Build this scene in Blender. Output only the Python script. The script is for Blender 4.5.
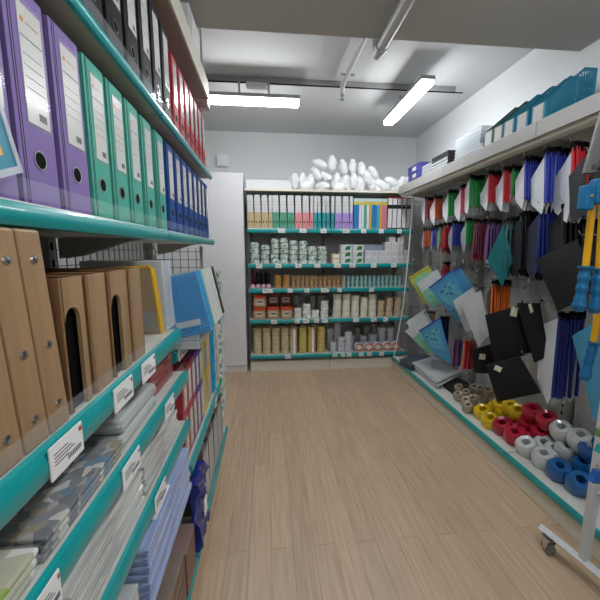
import bpy, math, random
from mathutils import Vector, Matrix
for o in list(bpy.data.objects): bpy.data.objects.remove(o)
S = bpy.context.scene
COL = S.collection
R = math.radians
rnd = random.Random(7)

# ---------------------------------------------------------------- camera
FPX = 335.0; CAM_H = 1.3
PITCH = math.atan(50 / FPX); YAW = math.atan(33 / math.hypot(FPX, 50))
cam = bpy.data.cameras.new('camera'); cam.sensor_width = 36; cam.sensor_fit = 'HORIZONTAL'
cam.lens = FPX / 600 * 36; cam.clip_start = 0.02
co = bpy.data.objects.new('camera', cam); COL.objects.link(co)
co.location = (0, 0, CAM_H); co.rotation_euler = (math.pi / 2 - PITCH, 0, -YAW)
S.camera = co
# ---------------------------------------------------------------- world, exposure
S.view_settings.view_transform = 'Standard'; S.view_settings.look = 'None'
S.view_settings.gamma = 1; S.view_settings.use_curve_mapping = False
S.view_settings.exposure = 1.15
LAMP = 22; LAMP_NEAR = 20.0          # emission of the tube lamps
w = bpy.data.worlds.new('world'); S.world = w; w.use_nodes = True
w.node_tree.nodes['Background'].inputs[0].default_value = (0.8, 0.9, 1, 1)
w.node_tree.nodes['Background'].inputs[1].default_value = 0.05

# ---------------------------------------------------------------- materials
def lin(h):
    h = h.lstrip('#'); v = [int(h[i:i+2], 16) / 255 for i in (0, 2, 4)]
    return tuple(c / 12.92 if c < .04045 else ((c + .055) / 1.055) ** 2.4 for c in v)
MATS = {}
def mat(name, hexc, rough=.5, metal=0, var=.12, scale=20, alpha=1, emit=0, bump=0, coat=0, spec=.5):
    if name in MATS: return MATS[name]
    m = bpy.data.materials.new(name); m.use_nodes = True; nt = m.node_tree; N = nt.nodes; L = nt.links
    b = N['Principled BSDF']; c = lin(hexc)
    tc = N.new('ShaderNodeTexCoord'); no = N.new('ShaderNodeTexNoise'); no.inputs['Scale'].default_value = scale
    no.inputs['Detail'].default_value = 3
    L.new(tc.outputs['Object'], no.inputs['Vector'])
    mx = N.new('ShaderNodeMix'); mx.data_type = 'RGBA'
    mx.inputs[6].default_value = (*[v * (1 - var) for v in c], 1)
    mx.inputs[7].default_value = (*[min(1, v * (1 + var)) for v in c], 1)
    L.new(no.outputs['Fac'], mx.inputs[0]); L.new(mx.outputs[2], b.inputs['Base Color'])
    b.inputs['Roughness'].default_value = rough; b.inputs['Metallic'].default_value = metal
    b.inputs['Specular IOR Level'].default_value = spec
    b.inputs['Alpha'].default_value = alpha; b.inputs['Coat Weight'].default_value = coat
    if emit:
        b.inputs['Emission Color'].default_value = (*c, 1); b.inputs['Emission Strength'].default_value = emit
    if bump:
        bp = N.new('ShaderNodeBump'); bp.inputs['Strength'].default_value = bump; bp.inputs['Distance'].default_value = .004
        L.new(no.outputs['Fac'], bp.inputs['Height']); L.new(bp.outputs['Normal'], b.inputs['Normal'])
    MATS[name] = m; return m
def wave_mat(name, h1, h2, rough=.5, scale=(1, 1, 1), axis='X', wscale=6, dist=4, bump=0):
    """wood-like streaks, printed bands or painted film highlights made of a wave and noise"""
    if name in MATS: return MATS[name]
    m = bpy.data.materials.new(name); m.use_nodes = True; nt = m.node_tree; N = nt.nodes; L = nt.links
    b = N['Principled BSDF']; tc = N.new('ShaderNodeTexCoord'); mp = N.new('ShaderNodeMapping')
    mp.inputs['Scale'].default_value = scale; L.new(tc.outputs['Object'], mp.inputs['Vector'])
    no = N.new('ShaderNodeTexNoise'); no.inputs['Scale'].default_value = wscale; no.inputs['Detail'].default_value = 5
    no.inputs['Distortion'].default_value = dist * .1; L.new(mp.outputs['Vector'], no.inputs['Vector'])
    cr = N.new('ShaderNodeValToRGB'); cr.color_ramp.elements[0].position = .35; cr.color_ramp.elements[1].position = .65
    cr.color_ramp.elements[0].color = (*lin(h1), 1); cr.color_ramp.elements[1].color = (*lin(h2), 1)
    L.new(no.outputs['Fac'], cr.inputs[0]); L.new(cr.outputs[0], b.inputs['Base Color'])
    b.inputs['Roughness'].default_value = rough
    MATS[name] = m; return m
def streak_mat(name, h1, h2, scale, rough=.15, alpha=1, bump=.4):  # pale streaks paint film highlights and leaf edges into the colour
    m = wave_mat(name, h1, h2, rough, scale, wscale=1, dist=8); nt = m.node_tree; b = nt.nodes['Principled BSDF']
    b.inputs['Coat Weight'].default_value = .5; b.inputs['Alpha'].default_value = alpha
    no = [n for n in nt.nodes if n.type == 'TEX_NOISE'][0]; bp = nt.nodes.new('ShaderNodeBump'); bp.inputs['Strength'].default_value = bump; bp.inputs['Distance'].default_value = .004
    nt.links.new(no.outputs['Fac'], bp.inputs['Height']); nt.links.new(bp.outputs['Normal'], b.inputs['Normal'])
    return m
def print_mat(name, cols, scale=30, rough=.25, alpha=1):
    """blotchy multi-colour print, voronoi cells coloured through a ramp"""
    if name in MATS: return MATS[name]
    m = bpy.data.materials.new(name); m.use_nodes = True; nt = m.node_tree; N = nt.nodes; L = nt.links
    b = N['Principled BSDF']; tc = N.new('ShaderNodeTexCoord'); v = N.new('ShaderNodeTexVoronoi'); v.inputs['Scale'].default_value = scale
    L.new(tc.outputs['Object'], v.inputs['Vector'])
    sp = N.new('ShaderNodeSeparateColor'); L.new(v.outputs['Color'], sp.inputs[0])
    cr = N.new('ShaderNodeValToRGB'); cr.color_ramp.interpolation = 'CONSTANT'
    el = cr.color_ramp.elements
    while len(el) < len(cols): el.new(.5)
    for i, c in enumerate(cols): el[i].position = i / len(cols); el[i].color = (*lin(c), 1)
    L.new(sp.outputs[0], cr.inputs[0]); L.new(cr.outputs[0], b.inputs['Base Color'])
    b.inputs['Roughness'].default_value = rough; b.inputs['Alpha'].default_value = alpha
    MATS[name] = m; return m

M_TEAL = mat('teal_rail', '#0c9496', .28, var=.05, coat=.3)
M_SHELF = mat('shelf_metal', '#c9c8c0', .45, var=.05)
M_CREAM = mat('cream_metal', '#d8d5c6', .4, var=.04)
M_POST = mat('post_metal', '#a8a79f', .45, var=.05)
M_WIRE = mat('wire', '#bfc1bd', .4, metal=.4, var=.05)
M_CLEAR = mat('clear_plastic', '#e8eef0', .06, alpha=.07, var=.03, spec=.25)
M_CLEAR2 = mat('clear_plastic_frosted', '#dfe8ee', .18, alpha=.55, var=.08)
M_TAG = mat('price_tag_paper', '#e9eaea', .5, var=.03)
M_INK = mat('ink', '#3b3c40', .5, var=.1)
M_WHITE = mat('white_paint', '#e4e6e6', .45, var=.03)
M_BLACK = mat('black', '#08080a', .7, var=.2, spec=.1)
M_CHROME = mat('chrome', '#c8c8c8', .2, metal=1, var=.05)
M_RED = mat('red', '#b0202c', .35)

# ---------------------------------------------------------------- mesh builder
class MB:
    def __init__(s): s.v = []; s.f = []; s.mi = []; s.M = None
    def add(s, vs, fs, mi=0):
        k = len(s.v)
        for p in vs:
            p = Vector(p)
            s.v.append(tuple(s.M @ p) if s.M else tuple(p))
        for f in fs: s.f.append([i + k for i in f]); s.mi.append(mi)
        return s
    def box(s, x0, x1, y0, y1, z0, z1, mi=0):
        return s.add([(x0,y0,z0),(x1,y0,z0),(x1,y1,z0),(x0,y1,z0),(x0,y0,z1),(x1,y0,z1),(x1,y1,z1),(x0,y1,z1)],
              [(0,3,2,1),(4,5,6,7),(0,1,5,4),(1,2,6,5),(2,3,7,6),(3,0,4,7)], mi)
    def prism(s, poly, a0, a1, axis='x', mi=0):
        """poly of 2-D points extruded along axis; x: (y,z), y: (x,z), z: (x,y)"""
        def P(p, a):
            return {'x': (a, p[0], p[1]), 'y': (p[0], a, p[1]), 'z': (p[0], p[1], a)}[axis]
        n = len(poly); vs = [P(p, a0) for p in poly] + [P(p, a1) for p in poly]
        area = sum(poly[i][0]*poly[(i+1)%n][1]-poly[(i+1)%n][0]*poly[i][1] for i in range(n))
        flip = (area < 0) ^ (axis == 'y') ^ (a1 < a0)
        fs = [tuple(range(n))[::-1], tuple(range(n, 2*n))] + [(i, (i+1) % n, n + (i+1) % n, n + i) for i in range(n)]
        if flip: fs = [f[::-1] for f in fs]
        return s.add(vs, fs, mi)
    def lathe(s, prof, n=20, at=(0,0,0), axis='z', mi=0, closed=False):
        """prof: (r, h) list from bottom to top"""
        vs = []; fs = []; m = len(prof)
        for r, h in prof:
            for k in range(n):
                a = 2*math.pi*k/n; c, d = r*math.cos(a), r*math.sin(a)
                p = {'z': (c, d, h), 'x': (h, c, d), 'y': (d, h, c)}[axis]
                vs.append((p[0]+at[0], p[1]+at[1], p[2]+at[2]))
        rng = m if closed else m - 1
        for j in range(rng):
            j2 = (j+1) % m
            for k in range(n):
                k2 = (k+1) % n; fs.append((j*n+k, j*n+k2, j2*n+k2, j2*n+k))
        if not closed:
            if prof[0][0] > 1e-6: fs.append(tuple(range(n))[::-1])
            if prof[-1][0] > 1e-6: fs.append(tuple((m-1)*n + k for k in range(n)))
        return s.add(vs, fs, mi)
    def tube(s, pts, r, n=8, mi=0):
        pts = [Vector(p) for p in pts]; vs = []; fs = []
        for i, p in enumerate(pts):
            d = (pts[min(i+1, len(pts)-1)] - pts[max(i-1, 0)]).normalized()
            up = Vector((0, 0, 1)) if abs(d.z) < .9 else Vector((1, 0, 0))
            a = d.cross(up).normalized(); b = a.cross(d)
            rr = r[i] if isinstance(r, (list, tuple)) else r
            for k in range(n):
                t = 2*math.pi*k/n; vs.append(p + a*math.cos(t)*rr + b*math.sin(t)*rr)
        for i in range(len(pts)-1):
            for k in range(n):
                k2 = (k+1) % n; fs.append((i*n+k, i*n+k2, (i+1)*n+k2, (i+1)*n+k))
        fs.append(tuple(range(n))[::-1]); fs.append(tuple((len(pts)-1)*n+k for k in range(n)))
        fs = [f[::-1] for f in fs]
        return s.add(vs, fs, mi)
    def mesh(s, name, mats):
        me = bpy.data.meshes.new(name); me.from_pydata(s.v, [], s.f)
        for m in (mats if isinstance(mats, (list, tuple)) else [mats]): me.materials.append(m)
        for p, i in zip(me.polygons, s.mi): p.material_index = i
        me.update(); return me
    def build(s, name, mats, parent=None, bevel=0, smooth=False, loc=None, label=None, seg=2):
        me = s.mesh(name, mats)
        o = bpy.data.objects.new(name, me); COL.objects.link(o)
        if parent: o.parent = parent
        if loc: o.location = loc
        if smooth:
            for p in me.polygons: p.use_smooth = True
            md = o.modifiers.new('es', 'EDGE_SPLIT'); md.split_angle = R(40)
        if bevel:
            md = o.modifiers.new('bv', 'BEVEL'); md.width = bevel; md.segments = seg; md.limit_method = 'ANGLE'; md.angle_limit = R(40)
        if label: o['label'] = label
        return o
def thing(name, label, cat, loc=(0,0,0), rz=0, group=None, rot=None):
    o = bpy.data.objects.new(name, None); COL.objects.link(o); o.empty_display_size = .05
    o.location = loc; o.rotation_euler = rot if rot else (0, 0, rz)
    o['label'] = label; o['category'] = cat
    if group: o['group'] = group
    return o
def tag(o, label, cat, group=None, kind=None):
    o['label'] = label; o['category'] = cat
    if group: o['group'] = group
    if kind: o['kind'] = kind
    return o
def struct(o): o['kind'] = 'structure'; return o
def dup(o, loc=None, rot=None, label=None, group=None, parent=None, scale=None):
    c = o.copy(); COL.objects.link(c)
    if parent: c.parent = parent
    if loc is not None: c.location = loc
    if rot is not None: c.rotation_euler = rot
    if scale is not None: c.scale = scale
    if label: c['label'] = label
    if group: c['group'] = group
    for ch in list(o.children): dup(ch, parent=c)
    return c
ORD = ['first','second','third','fourth','fifth','sixth','seventh','eighth','ninth','tenth','eleventh','twelfth','thirteenth','fourteenth','fifteenth','sixteenth','seventeenth','eighteenth','nineteenth','twentieth']

# ================================================================ THE SETTING
YB = 4.0; XR = 1.76; XL = -1.9; YF = -2.6; CZ = 2.6; SZ = 2.4; SY = 1.9
# floor: oak strips laid towards the back wall
fm = bpy.data.materials.new('oak_floor'); fm.use_nodes = True
N = fm.node_tree.nodes; L = fm.node_tree.links; b = N['Principled BSDF']
tc = N.new('ShaderNodeTexCoord'); mp = N.new('ShaderNodeMapping'); mp.inputs['Rotation'].default_value = (0, 0, R(90))
L.new(tc.outputs['Object'], mp.inputs['Vector'])
br = N.new('ShaderNodeTexBrick'); br.inputs['Scale'].default_value = 1; br.inputs['Brick Width'].default_value = .95
br.inputs['Row Height'].default_value = .095; br.inputs['Mortar Size'].default_value = .0008; br.offset = .37
br.inputs['Color1'].default_value = (*lin('#c8ae92'), 1); br.inputs['Color2'].default_value = (*lin('#bda389'), 1)
br.inputs['Mortar'].default_value = (*lin('#8d7459'), 1); br.inputs['Bias'].default_value = 0
L.new(mp.outputs['Vector'], br.inputs['Vector'])
mp2 = N.new('ShaderNodeMapping'); mp2.inputs['Scale'].default_value = (26, 1.3, 1); L.new(tc.outputs['Object'], mp2.inputs['Vector'])
no = N.new('ShaderNodeTexNoise'); no.inputs['Scale'].default_value = 3; no.inputs['Detail'].default_value = 6; L.new(mp2.outputs['Vector'], no.inputs['Vector'])
cr = N.new('ShaderNodeValToRGB'); cr.color_ramp.elements[0].position = .3; cr.color_ramp.elements[1].position = .7
cr.color_ramp.elements[0].color = (.72, .69, .66, 1); cr.color_ramp.elements[1].color = (1, 1, 1, 1); L.new(no.outputs['Fac'], cr.inputs[0])
mx = N.new('ShaderNodeMix'); mx.data_type = 'RGBA'; mx.blend_type = 'MULTIPLY'; mx.inputs[0].default_value = .8
L.new(br.outputs['Color'], mx.inputs[6]); L.new(cr.outputs[0], mx.inputs[7]); L.new(mx.outputs[2], b.inputs['Base Color'])
b.inputs['Roughness'].default_value = .42
struct(MB().box(XL, XR, YF, YB, -.1, 0).build('floor', fm))
M_WALL = mat('wall_paint', '#dcdfdf', .7, var=.02, scale=3)
M_CEIL = mat('ceiling_paint', '#ced0d0', .75, var=.02, scale=3)
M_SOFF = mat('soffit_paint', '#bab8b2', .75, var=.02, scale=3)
struct(MB().box(XL-.1, XR+.1, YB, YB+.1, -.1, CZ+.1).build('wall_back', M_WALL))
struct(MB().box(XR, XR+.1, YF, YB, -.1, CZ+.1).build('wall_right', M_WALL))
struct(MB().box(XL-.1, XL, YF, YB, -.1, CZ+.1).build('wall_left', M_WALL))
struct(MB().box(XL-.1, XR+.1, YF-.1, YF, -.1, CZ+.1).build('wall_front', M_WALL))
struct(MB().box(XL, XR, YF, YB, CZ, CZ+.1).build('ceiling', M_CEIL))
struct(MB().box(XL, XR, YF, SY, SZ, CZ).build('trim_1', M_SOFF))            # dropped ceiling over the near half
struct(MB().box(XL, -1.2, SY, YB, 2.5, CZ).build('trim_2', M_SOFF))

# lamps
M_TUBE = mat('lamp_diffuser', '#fafcff', .4, emit=LAMP, var=0)
M_TUBE2 = mat('lamp_diffuser_near', '#fafcff', .4, emit=LAMP_NEAR, var=0)
M_GREYM = mat('lamp_housing', '#9b9c9c', .4, var=.04)
def batten(loc, rz, length, label, drop=0, tube=None):
    t = thing('ceiling_lamp', label, 'lamp', loc, rz)
    MB().box(-length/2, length/2, -.05, .05, 0, .028).build('housing', M_GREYM, t, bevel=.004)
    MB().box(-length/2+.004, length/2-.004, -.042, .042, -.03, -.0005).build('diffuser', tube or M_TUBE, t, bevel=.006)
    if drop:
        for sx in (-.1, .12): MB().tube([(sx, 0, .035), (sx, 0, drop)], .008).build('hanger', M_GREYM, t)
    return t
batten((-.09, 2.74, 2.42), 0, .70, 'bright white linear lamp lying across the aisle, left one below the track', .13)
batten((1.1, 2.74, 2.44), R(90), .76, 'bright white linear lamp running down the aisle near the right wall', .11)
batten((.65, .55, 2.3), R(90), 1.2, 'added unseen linear lamp under the dropped ceiling above the camera', tube=M_TUBE2)  # added lamp out of view, brightens the right display
batten((.3, -1.4, 2.3), 0, .9, 'linear lamp under the dropped ceiling behind the camera', tube=M_TUBE2)
t = thing('lighting_track', 'thin grey lighting track crossing the ceiling from left to right', 'track', (0, 2.8, 0))
MB().box(-.7, 1.53, -.018, .018, CZ-.035, CZ).build('rail', M_GREYM, t)
MB().box(-.7, 1.6, -.006, .006, CZ-.04, CZ-.0355).build('conductor_slot', M_BLACK, t)
tb = MB().box(-.14, .02, -.03, .03, 2.53, 2.56); tb.build('track_adapter', M_WHITE, t, bevel=.004)
M_PIPE = mat('pipe_white', '#c4c6c6', .4, var=.03)
t = thing('ceiling_pipe', 'thick white pipe running under the dropped ceiling, ending in an elbow', 'pipe', (.605, 0, 2.34))
MB().tube([(0, -2.0, 0), (0, SY-.02, 0), (0, SY+.02, .0), (0, SY+.035, .03), (0, SY+.035, .2599)], .028, 16).build('pipe', M_PIPE, t, smooth=True)
MB().tube([(0, SY-.05, 0), (0, SY-.02, 0)], .034, 16).build('collar', M_PIPE, t, smooth=True)
MB().box(-.04, .04, .2, .23, .0, .0599).build('bracket', M_PIPE, t)
t = thing('sprinkler_pipe', 'thin white pipe along the rear ceiling ending in a small sprinkler head', 'sprinkler', (.6, 2.1, 2.56))
MB().tube([(0, 0, 0), (0, .62, 0), (0, .66, -.01), (0, .68, -.05)], .018, 12).build('pipe', M_PIPE, t, smooth=True)
MB().tube([(-.05, .5, -.0), (.05, .5, 0)], .008).build('clamp', M_CHROME, t)
MB().lathe([(.003, -.105), (.02, -.1), (.02, -.095), (.008, -.09), (.008, -.075), (.014, -.07), (.014, -.05)], 12, (0, .68, 0)).build('sprinkler_head', M_CHROME, t)
t = thing('ceiling_conduit', 'slim grey vertical conduit rising beside the left shelf canopy', 'conduit', (-.33, 1.98, 2.2))
MB().tube([(0, 0, -.06), (0, 0, .4)], .005).build('conduit', M_GREYM, t)
for z in (.05, .3): MB().box(-.01, .01, -.008, .008, z, z+.012).build('clip', M_GREYM, t)
t = thing('junction_box', 'small white square box on the back wall above the white cabinet', 'junction box', (-.48, 4.0, 2.22))
MB().box(-.06, .06, -.045, 0, 0, .13).build('housing', M_WHITE, t, bevel=.005)
MB().box(-.045, .045, -.052, -.0455, .015, .115).build('cover', M_WHITE, t, bevel=.003)
# tall white cabinet
t = thing('tall_cabinet', 'tall plain white cabinet left of the back shelving', 'cabinet', (-.66, 3.51, 0))
MB().box(-.45, .43, .01, .47, .065, 2.06).build('body', mat('white_laminate', '#dcdde0', .35, var=.02), t, bevel=.003)
MB().box(-.45, .43, -.004, .46, .0, .0645).build('plinth', mat('plinth', '#d6d4d0', .5), t)
for x0, x1 in ((-.448, -.012), (-.008, .428)):
    d = MB().box(x0, x1, -.008, .0095, .07, 2.055).build('door', MATS['white_laminate'], t, bevel=.002)
# ================================================================ GONDOLA SHELVING
def rail_prof(): return [(0, -.022), (-.008, -.02), (-.013, -.008), (-.013, .008), (-.007, .02), (0, .022)]
def shelving(label, loc, rz, width, height, depth, shelves, posts=(1, 1), mesh=True, canopy=None, board=None, tags={}, lip=.026, base_h=.11, wire=None, name='shelving_unit', step=.05, panel_z0=.1, thin={}, short={}):
    """local frame: front towards -y at y=0, back at y=depth; shelves: (z of rail centre, front y, rear y, rail?)"""
    t = thing(name, label, 'shelves', loc, rz, )
    W = width
    for k, sx in enumerate((0, W)):
        if not posts[k]: continue
        sx = .0165 if k == 0 else W-.0165
        m = MB().box(sx-.015, sx+.015, depth-.05, depth, 0, height)
        z = .15
        while z < height - .05:
            m.box(sx-.006, sx+.006, depth-.0507, depth-.0501, z, z+.022, 1); z += .05
        m.build('upright', [M_POST, M_BLACK], t)
    if mesh:
        m = MB(); x = .04
        while x < W-.035: m.box(x-.0015, x+.0015, depth-.03, depth-.027, panel_z0, height-.02); x += step
        z = panel_z0
        while z < height-.01: m.box(.033, W-.033, depth-.034, depth-.0305, z-.0015, z+.0015); z += step
        m.build('mesh_panel', wire or M_WIRE, t)
    if board:
        m = MB().box(.033, W-.033, depth-.016, depth-.001, .08, height-.02).build('back_panel', board, t)
    # base
    if base_h:
        MB().box(.002, W-.002, .012, depth-.052, 0, base_h).build('kick_base', M_CREAM, t, bevel=.003)
    for si, (z, f, rr, rl) in enumerate(shelves):
        W = width - short.get(si, 0)
        s = MB().box(.004, W-.004, f+.001, rr, z-.008, z+.018).build('shelf', M_SHELF, t, bevel=.002)
        r = MB().prism([(f+a, z+c) for a, c in rail_prof()], .003, W-.003, 'x').build('price_rail', M_TEAL, s, smooth=True)
        if si in thin: r.scale = (1, 1, thin[si]); r.location = (0, 0, z*(1-thin[si]))
        if lip and rl:
            MB().box(.01, W-.01, f-.001, f+.0005, z+.0225, z+.022+lip).build('clear_lip', M_CLEAR, s)
        if f > -.1 and z > .2:
            for sx in (.018, W-.018):
                MB().prism([(f+.06, z-.009), (rr, z-.009), (rr, z-.07), (rr-.06, z-.06), (f+.12, z-.02)], sx-.0015, sx+.0015, 'x').build('bracket', M_POST, s)
        for (a, b_) in tags.get(si, []):
            m = MB().box(a, b_, f-.0155, f-.0135, z-.021, z+.021)
            wd = b_-a
            for q in range(4): m.box(a+wd*.1, a+wd*(.5+.1*(q%3)), f-.016, f-.0156, z+.0085-q*.0045, z+.0097-q*.0045, 1)
            for q in range(9): m.box(a+wd*(.48+.05*q), a+wd*(.50+.05*q), f-.016, f-.0156, z-.013, z-.006, 1)
            m.box(a+wd*.88, a+wd*.97, f-.016, f-.0156, z+.010, z+.016, 2)
            m.build('price_tag', [M_TAG, M_INK, M_RED], s)
    W = width
    if canopy:
        canopy(t, W)
    return t
# ---- left shelving: front faces +X. local x -> +Y, local y -> -X.  local y = -.31 - X
LX = -.31
M_WIRED = mat('wire_dark', '#6d706c', .4, metal=.3, var=.05)
def ly(X): return LX - X
LSH_A = [(1.344, 0, .30, 1), (1.699, 0, .27, 1), (1.045, ly(-.275), .36, 1), (.893, ly(-.275), .36, 1), (.722, ly(-.275), .36, 1), (.50, ly(-.285), .36, 0), (.20, ly(-.27), .36, 0)]
LSH_B = [(1.344, 0, .30, 1), (1.699, 0, .27, 1), (.955, .0, .36, 1), (.55, ly(-.278), .36, 1), (.20, ly(-.27), .36, 0)]
LSH_Z = [(1.344, 0, .30, 1), (1.699, 0, .27, 1), (1.045, ly(-.275), .36, 1), (.893, ly(-.275), .36, 1), (.20, ly(-.27), .36, 0)]
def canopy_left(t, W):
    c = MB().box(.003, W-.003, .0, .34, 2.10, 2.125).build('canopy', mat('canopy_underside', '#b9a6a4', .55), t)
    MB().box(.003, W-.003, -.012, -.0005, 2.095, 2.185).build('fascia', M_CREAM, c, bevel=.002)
Y0 = 1.08; UW = .9
tA = {2: [(.212, .282), (.382, .46), (.51, .59)], 3: [(.165, .205), (.389, .469), (.64, .72)], 4: [(.53, .61), (.2, .27)]}
tB = {2: [(.02, .14), (.2, .26), (.33, .38)], 3: [(.5, .56)]}
shelving('left shelving, middle unit holding purple and green binders', (LX, Y0-UW, 0), R(90), UW, 2.12, .37, LSH_A, wire=M_WIRED, short={2: .05}, canopy=canopy_left, tags=tA, thin={0: .72, 1: .62})
shelving('left shelving, far unit holding the blue binders', (LX, Y0, 0), R(90), UW, 2.12, .37, LSH_B, wire=M_WIRED, canopy=canopy_left, tags=tB, posts=(0, 1), thin={0: .72, 1: .62})
shelving('left shelving, near unit beside the camera', (LX, Y0-2*UW, 0), R(90), UW, 2.12, .37, LSH_Z, wire=M_WIRED, canopy=canopy_left, posts=(1, 0), thin={0: .72, 1: .62})
o = MB().box(-.695, -.69, -.7, 1.07, .1, 2.0).build('divider_board', mat('grey_board', '#8f9492', .6)); tag(o, 'grey board standing behind the wire mesh of the left shelving', 'board')
t = thing('electrical_box', 'white rectangular box beside the top canopy of the left shelving', 'box', (-.345, 1.72, 2.17))
MB().box(-.06, .035, -.12, .1, 0, .15).build('housing', M_WHITE, t, bevel=.004)
MB().box(.036, .04, -.1, .08, .015, .135).build('cover', M_WHITE, t, bevel=.002)
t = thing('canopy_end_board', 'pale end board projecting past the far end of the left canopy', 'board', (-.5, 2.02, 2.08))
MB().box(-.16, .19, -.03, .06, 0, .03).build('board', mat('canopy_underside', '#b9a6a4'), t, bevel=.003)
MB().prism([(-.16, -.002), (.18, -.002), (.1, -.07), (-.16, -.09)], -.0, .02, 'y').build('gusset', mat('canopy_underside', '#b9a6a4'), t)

t = thing('wire_end_panel', 'dark wire mesh panel closing the far end of the left shelving below the binders', 'grid', (-.38, 2.0, 0))
MB().box(-.008, .008, 0, .02, 0, 1.32).build('post', M_POST, t)
m = MB(); x = -.03
while x > -.3: m.box(x-.0018, x+.0018, .008, .0116, .1, 1.31); x -= .045
z = .12
while z < 1.31: m.box(-.29, -.009, .0045, .0078, z-.0018, z+.0018); z += .045
m.build('wire_mesh', M_WIRED, t)
# ---- back shelving: front faces -Y
BY = 3.48
zB = [1.494, 1.138, .88, .552, .165]
BSH = [(zB[0], 0, .40, 1), (zB[1], 0, .40, 1), (zB[2], 0, .40, 1), (zB[3], 0, .40, 1), (zB[4], -.0, .40, 1)]
def px(x, Y=3.48): return (x - 267) / 335 * Y * 1.0   # rough pixel column to X at the rack front
def B_tags(x0, cols): return {i: [(px(a)-x0, px(b_)-x0) for a, b_ in c] for i, c in enumerate(cols)}
XA, XB, XC = -.195, .668, 1.535
tgA = B_tags(XA, [[(278, 285), (299, 306), (320, 326)], [(256, 262), (275, 281), (295, 301), (314, 320)], [(262, 272), (287, 292), (304, 309), (321, 329)], [(270, 276), (294, 299), (303, 309), (314, 319), (322, 328)], [(284, 290)]])
tgB = B_tags(XB, [[(342, 349), (361, 366), (379, 384), (398, 403)], [(334, 341), (350, 356), (372, 378), (393, 399)], [(338, 342), (371, 376)], [(355, 361), (374, 380), (387, 392)], [(334, 339), (343, 347), (349, 354), (362, 367), (371, 376), (384, 389)]])
shelving('back shelving, left unit with amber tape towers on its lowest shelf', (XA, BY, 0), 0, XB-XA, 1.88, .45, BSH, tags=tgA, lip=.02, posts=(1, 1))
shelving('back shelving, right unit with the white boxes', (XB, BY, 0), 0, XC-XB, 1.88, .45, BSH, tags=tgB, lip=.02, posts=(0, 1))
o = MB().box(XA-.02, XC, BY-.01, BY+.44, 1.882, 1.905).build('top_board', M_CREAM, bevel=.002); tag(o, 'long pale board capping the back shelving under the white foam bags', 'shelf')

# ---- right shelving: front faces -X.  local x -> -Y, local y -> +X
RX = 1.36
def canopy_right(t, W):
    c = MB().box(.002, W-.002, .0, .385, 1.883, 1.901).build('canopy', M_SHELF, t)
    MB().box(.002, W-.002, -.012, -.0005, 1.858, 1.935).build('fascia', mat('fascia_grey', '#a5a5a1', .45, var=.03), c, bevel=.002)
    MB().prism([(.012, 1.882), (.012, 1.848), (.02, 1.842), (.065, 1.838), (.065, 1.882)], .002, W-.002, 'x').build('under_rail', mat('under_rail', '#f6f5e6', .3, var=.01), c)
    MB().tube([(.01, .3, 1.865), (W-.01, .3, 1.865)], .008).build('hanging_bar', M_POST, c)
    for sx in (.02,):
        MB().prism([(.066, 1.8825), (.33, 1.8825), (.33, 1.73), (.28, 1.82), (.066, 1.855)], sx, sx+.003, 'x').build('bracket', M_CREAM, c)
M_BACKP = mat('pegboard', '#b9bcbb', .5, var=.05)
RSH = [(.125, 0, .335, 1)]
RU = .89
for k, lb in enumerate(['right hanging display, far unit with the map-print bags', 'right hanging display, middle unit with the large black bags', 'right hanging display, near unit holding the blue twine', 'right hanging display, unit beside the camera']):
    shelving(lb, (RX, 3.44 - k*RU, 0), R(-90), RU, 1.88, .385, RSH, mesh=True, canopy=canopy_right, board=M_BACKP, posts=(0, 1) if k else (1, 1), lip=0, base_h=.10)
# ================================================================ LEFT: BINDERS
M_CARD = mat('label_card', '#cfcfca', .25, var=.05)
M_ORANGE = mat('orange_print', '#d98048', .5)
def make_binder(color, mname, w=.08, h=.315, d=.27):
    M = mat(mname, color, .55, var=.06, scale=60, spec=.15)
    t = thing('lever_arch_binder', 'x', 'binder')
    MB().box(-.004, 0, .0005, w-.0005, 0, h).box(-d, -.004, .0005, .0035, 0, h).box(-d, -.004, w-.0035, w-.0005, 0, h).build('cover', M, t, bevel=.0012)
    MB().box(-.235, -.03, .006, w-.02, .012, h-.02).build('dark_filler', M_BLACK, t)  # black block filling the hollow between the covers, no paper
    lb = MB().box(.0003, .0012, w*.3, w*.88, h*.39, h*.92).build('spine_label', M_CARD, t)
    m = MB().box(.0013, .0016, w*.31, w*.87, h*.775, h*.779)
    for q in range(4): m.box(.0013, .0016, w*.34, w*.82, h*(.70-.05*q), h*(.70-.05*q)+.0006)
    for q in range(7): m.box(.0013, .0016, w*(.6+.03*q), w*(.6+.03*q)+.0012, h*.42, h*.455)
    m.build('printed_lines', M_INK, lb)
    m = MB().lathe([(.0001, .0013), (w*.045, .0013), (w*.045, .0016)], 12, (0, w*.39, h*.85), 'x')
    m.box(.0013, .0016, w*.48, w*.8, h*.845, h*.85); m.build('logo', M_ORANGE, lb)
    MB().box(.0001, .0006, w*.09, w*.105, 0.002, h-.002).box(.0001, .0006, w*.15, w*.16, .002, h-.002).build('hinge_groove', mat('groove', '#2c2a3a', .6), t)
    MB().box(.0018, .0022, w*.26, w*.92, h*.37, h*.94).build('clear_pocket', M_CLEAR, t)
    rg = MB().lathe([(.0115, .0002), (.0135, .0002), (.0135, .0014), (.0115, .0014)], 24, (0, w*.5, h*.225), 'x', closed=True).build('finger_ring', M_CHROME, t, smooth=True)
    MB().lathe([(.0001, .0001), (.0115, .0001), (.0115, .0005)], 24, (0, w*.5, h*.225), 'x').build('finger_hole', M_BLACK, rg)
    return t
ZP = 1.363; ZU = 1.718
protos = {}
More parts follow.
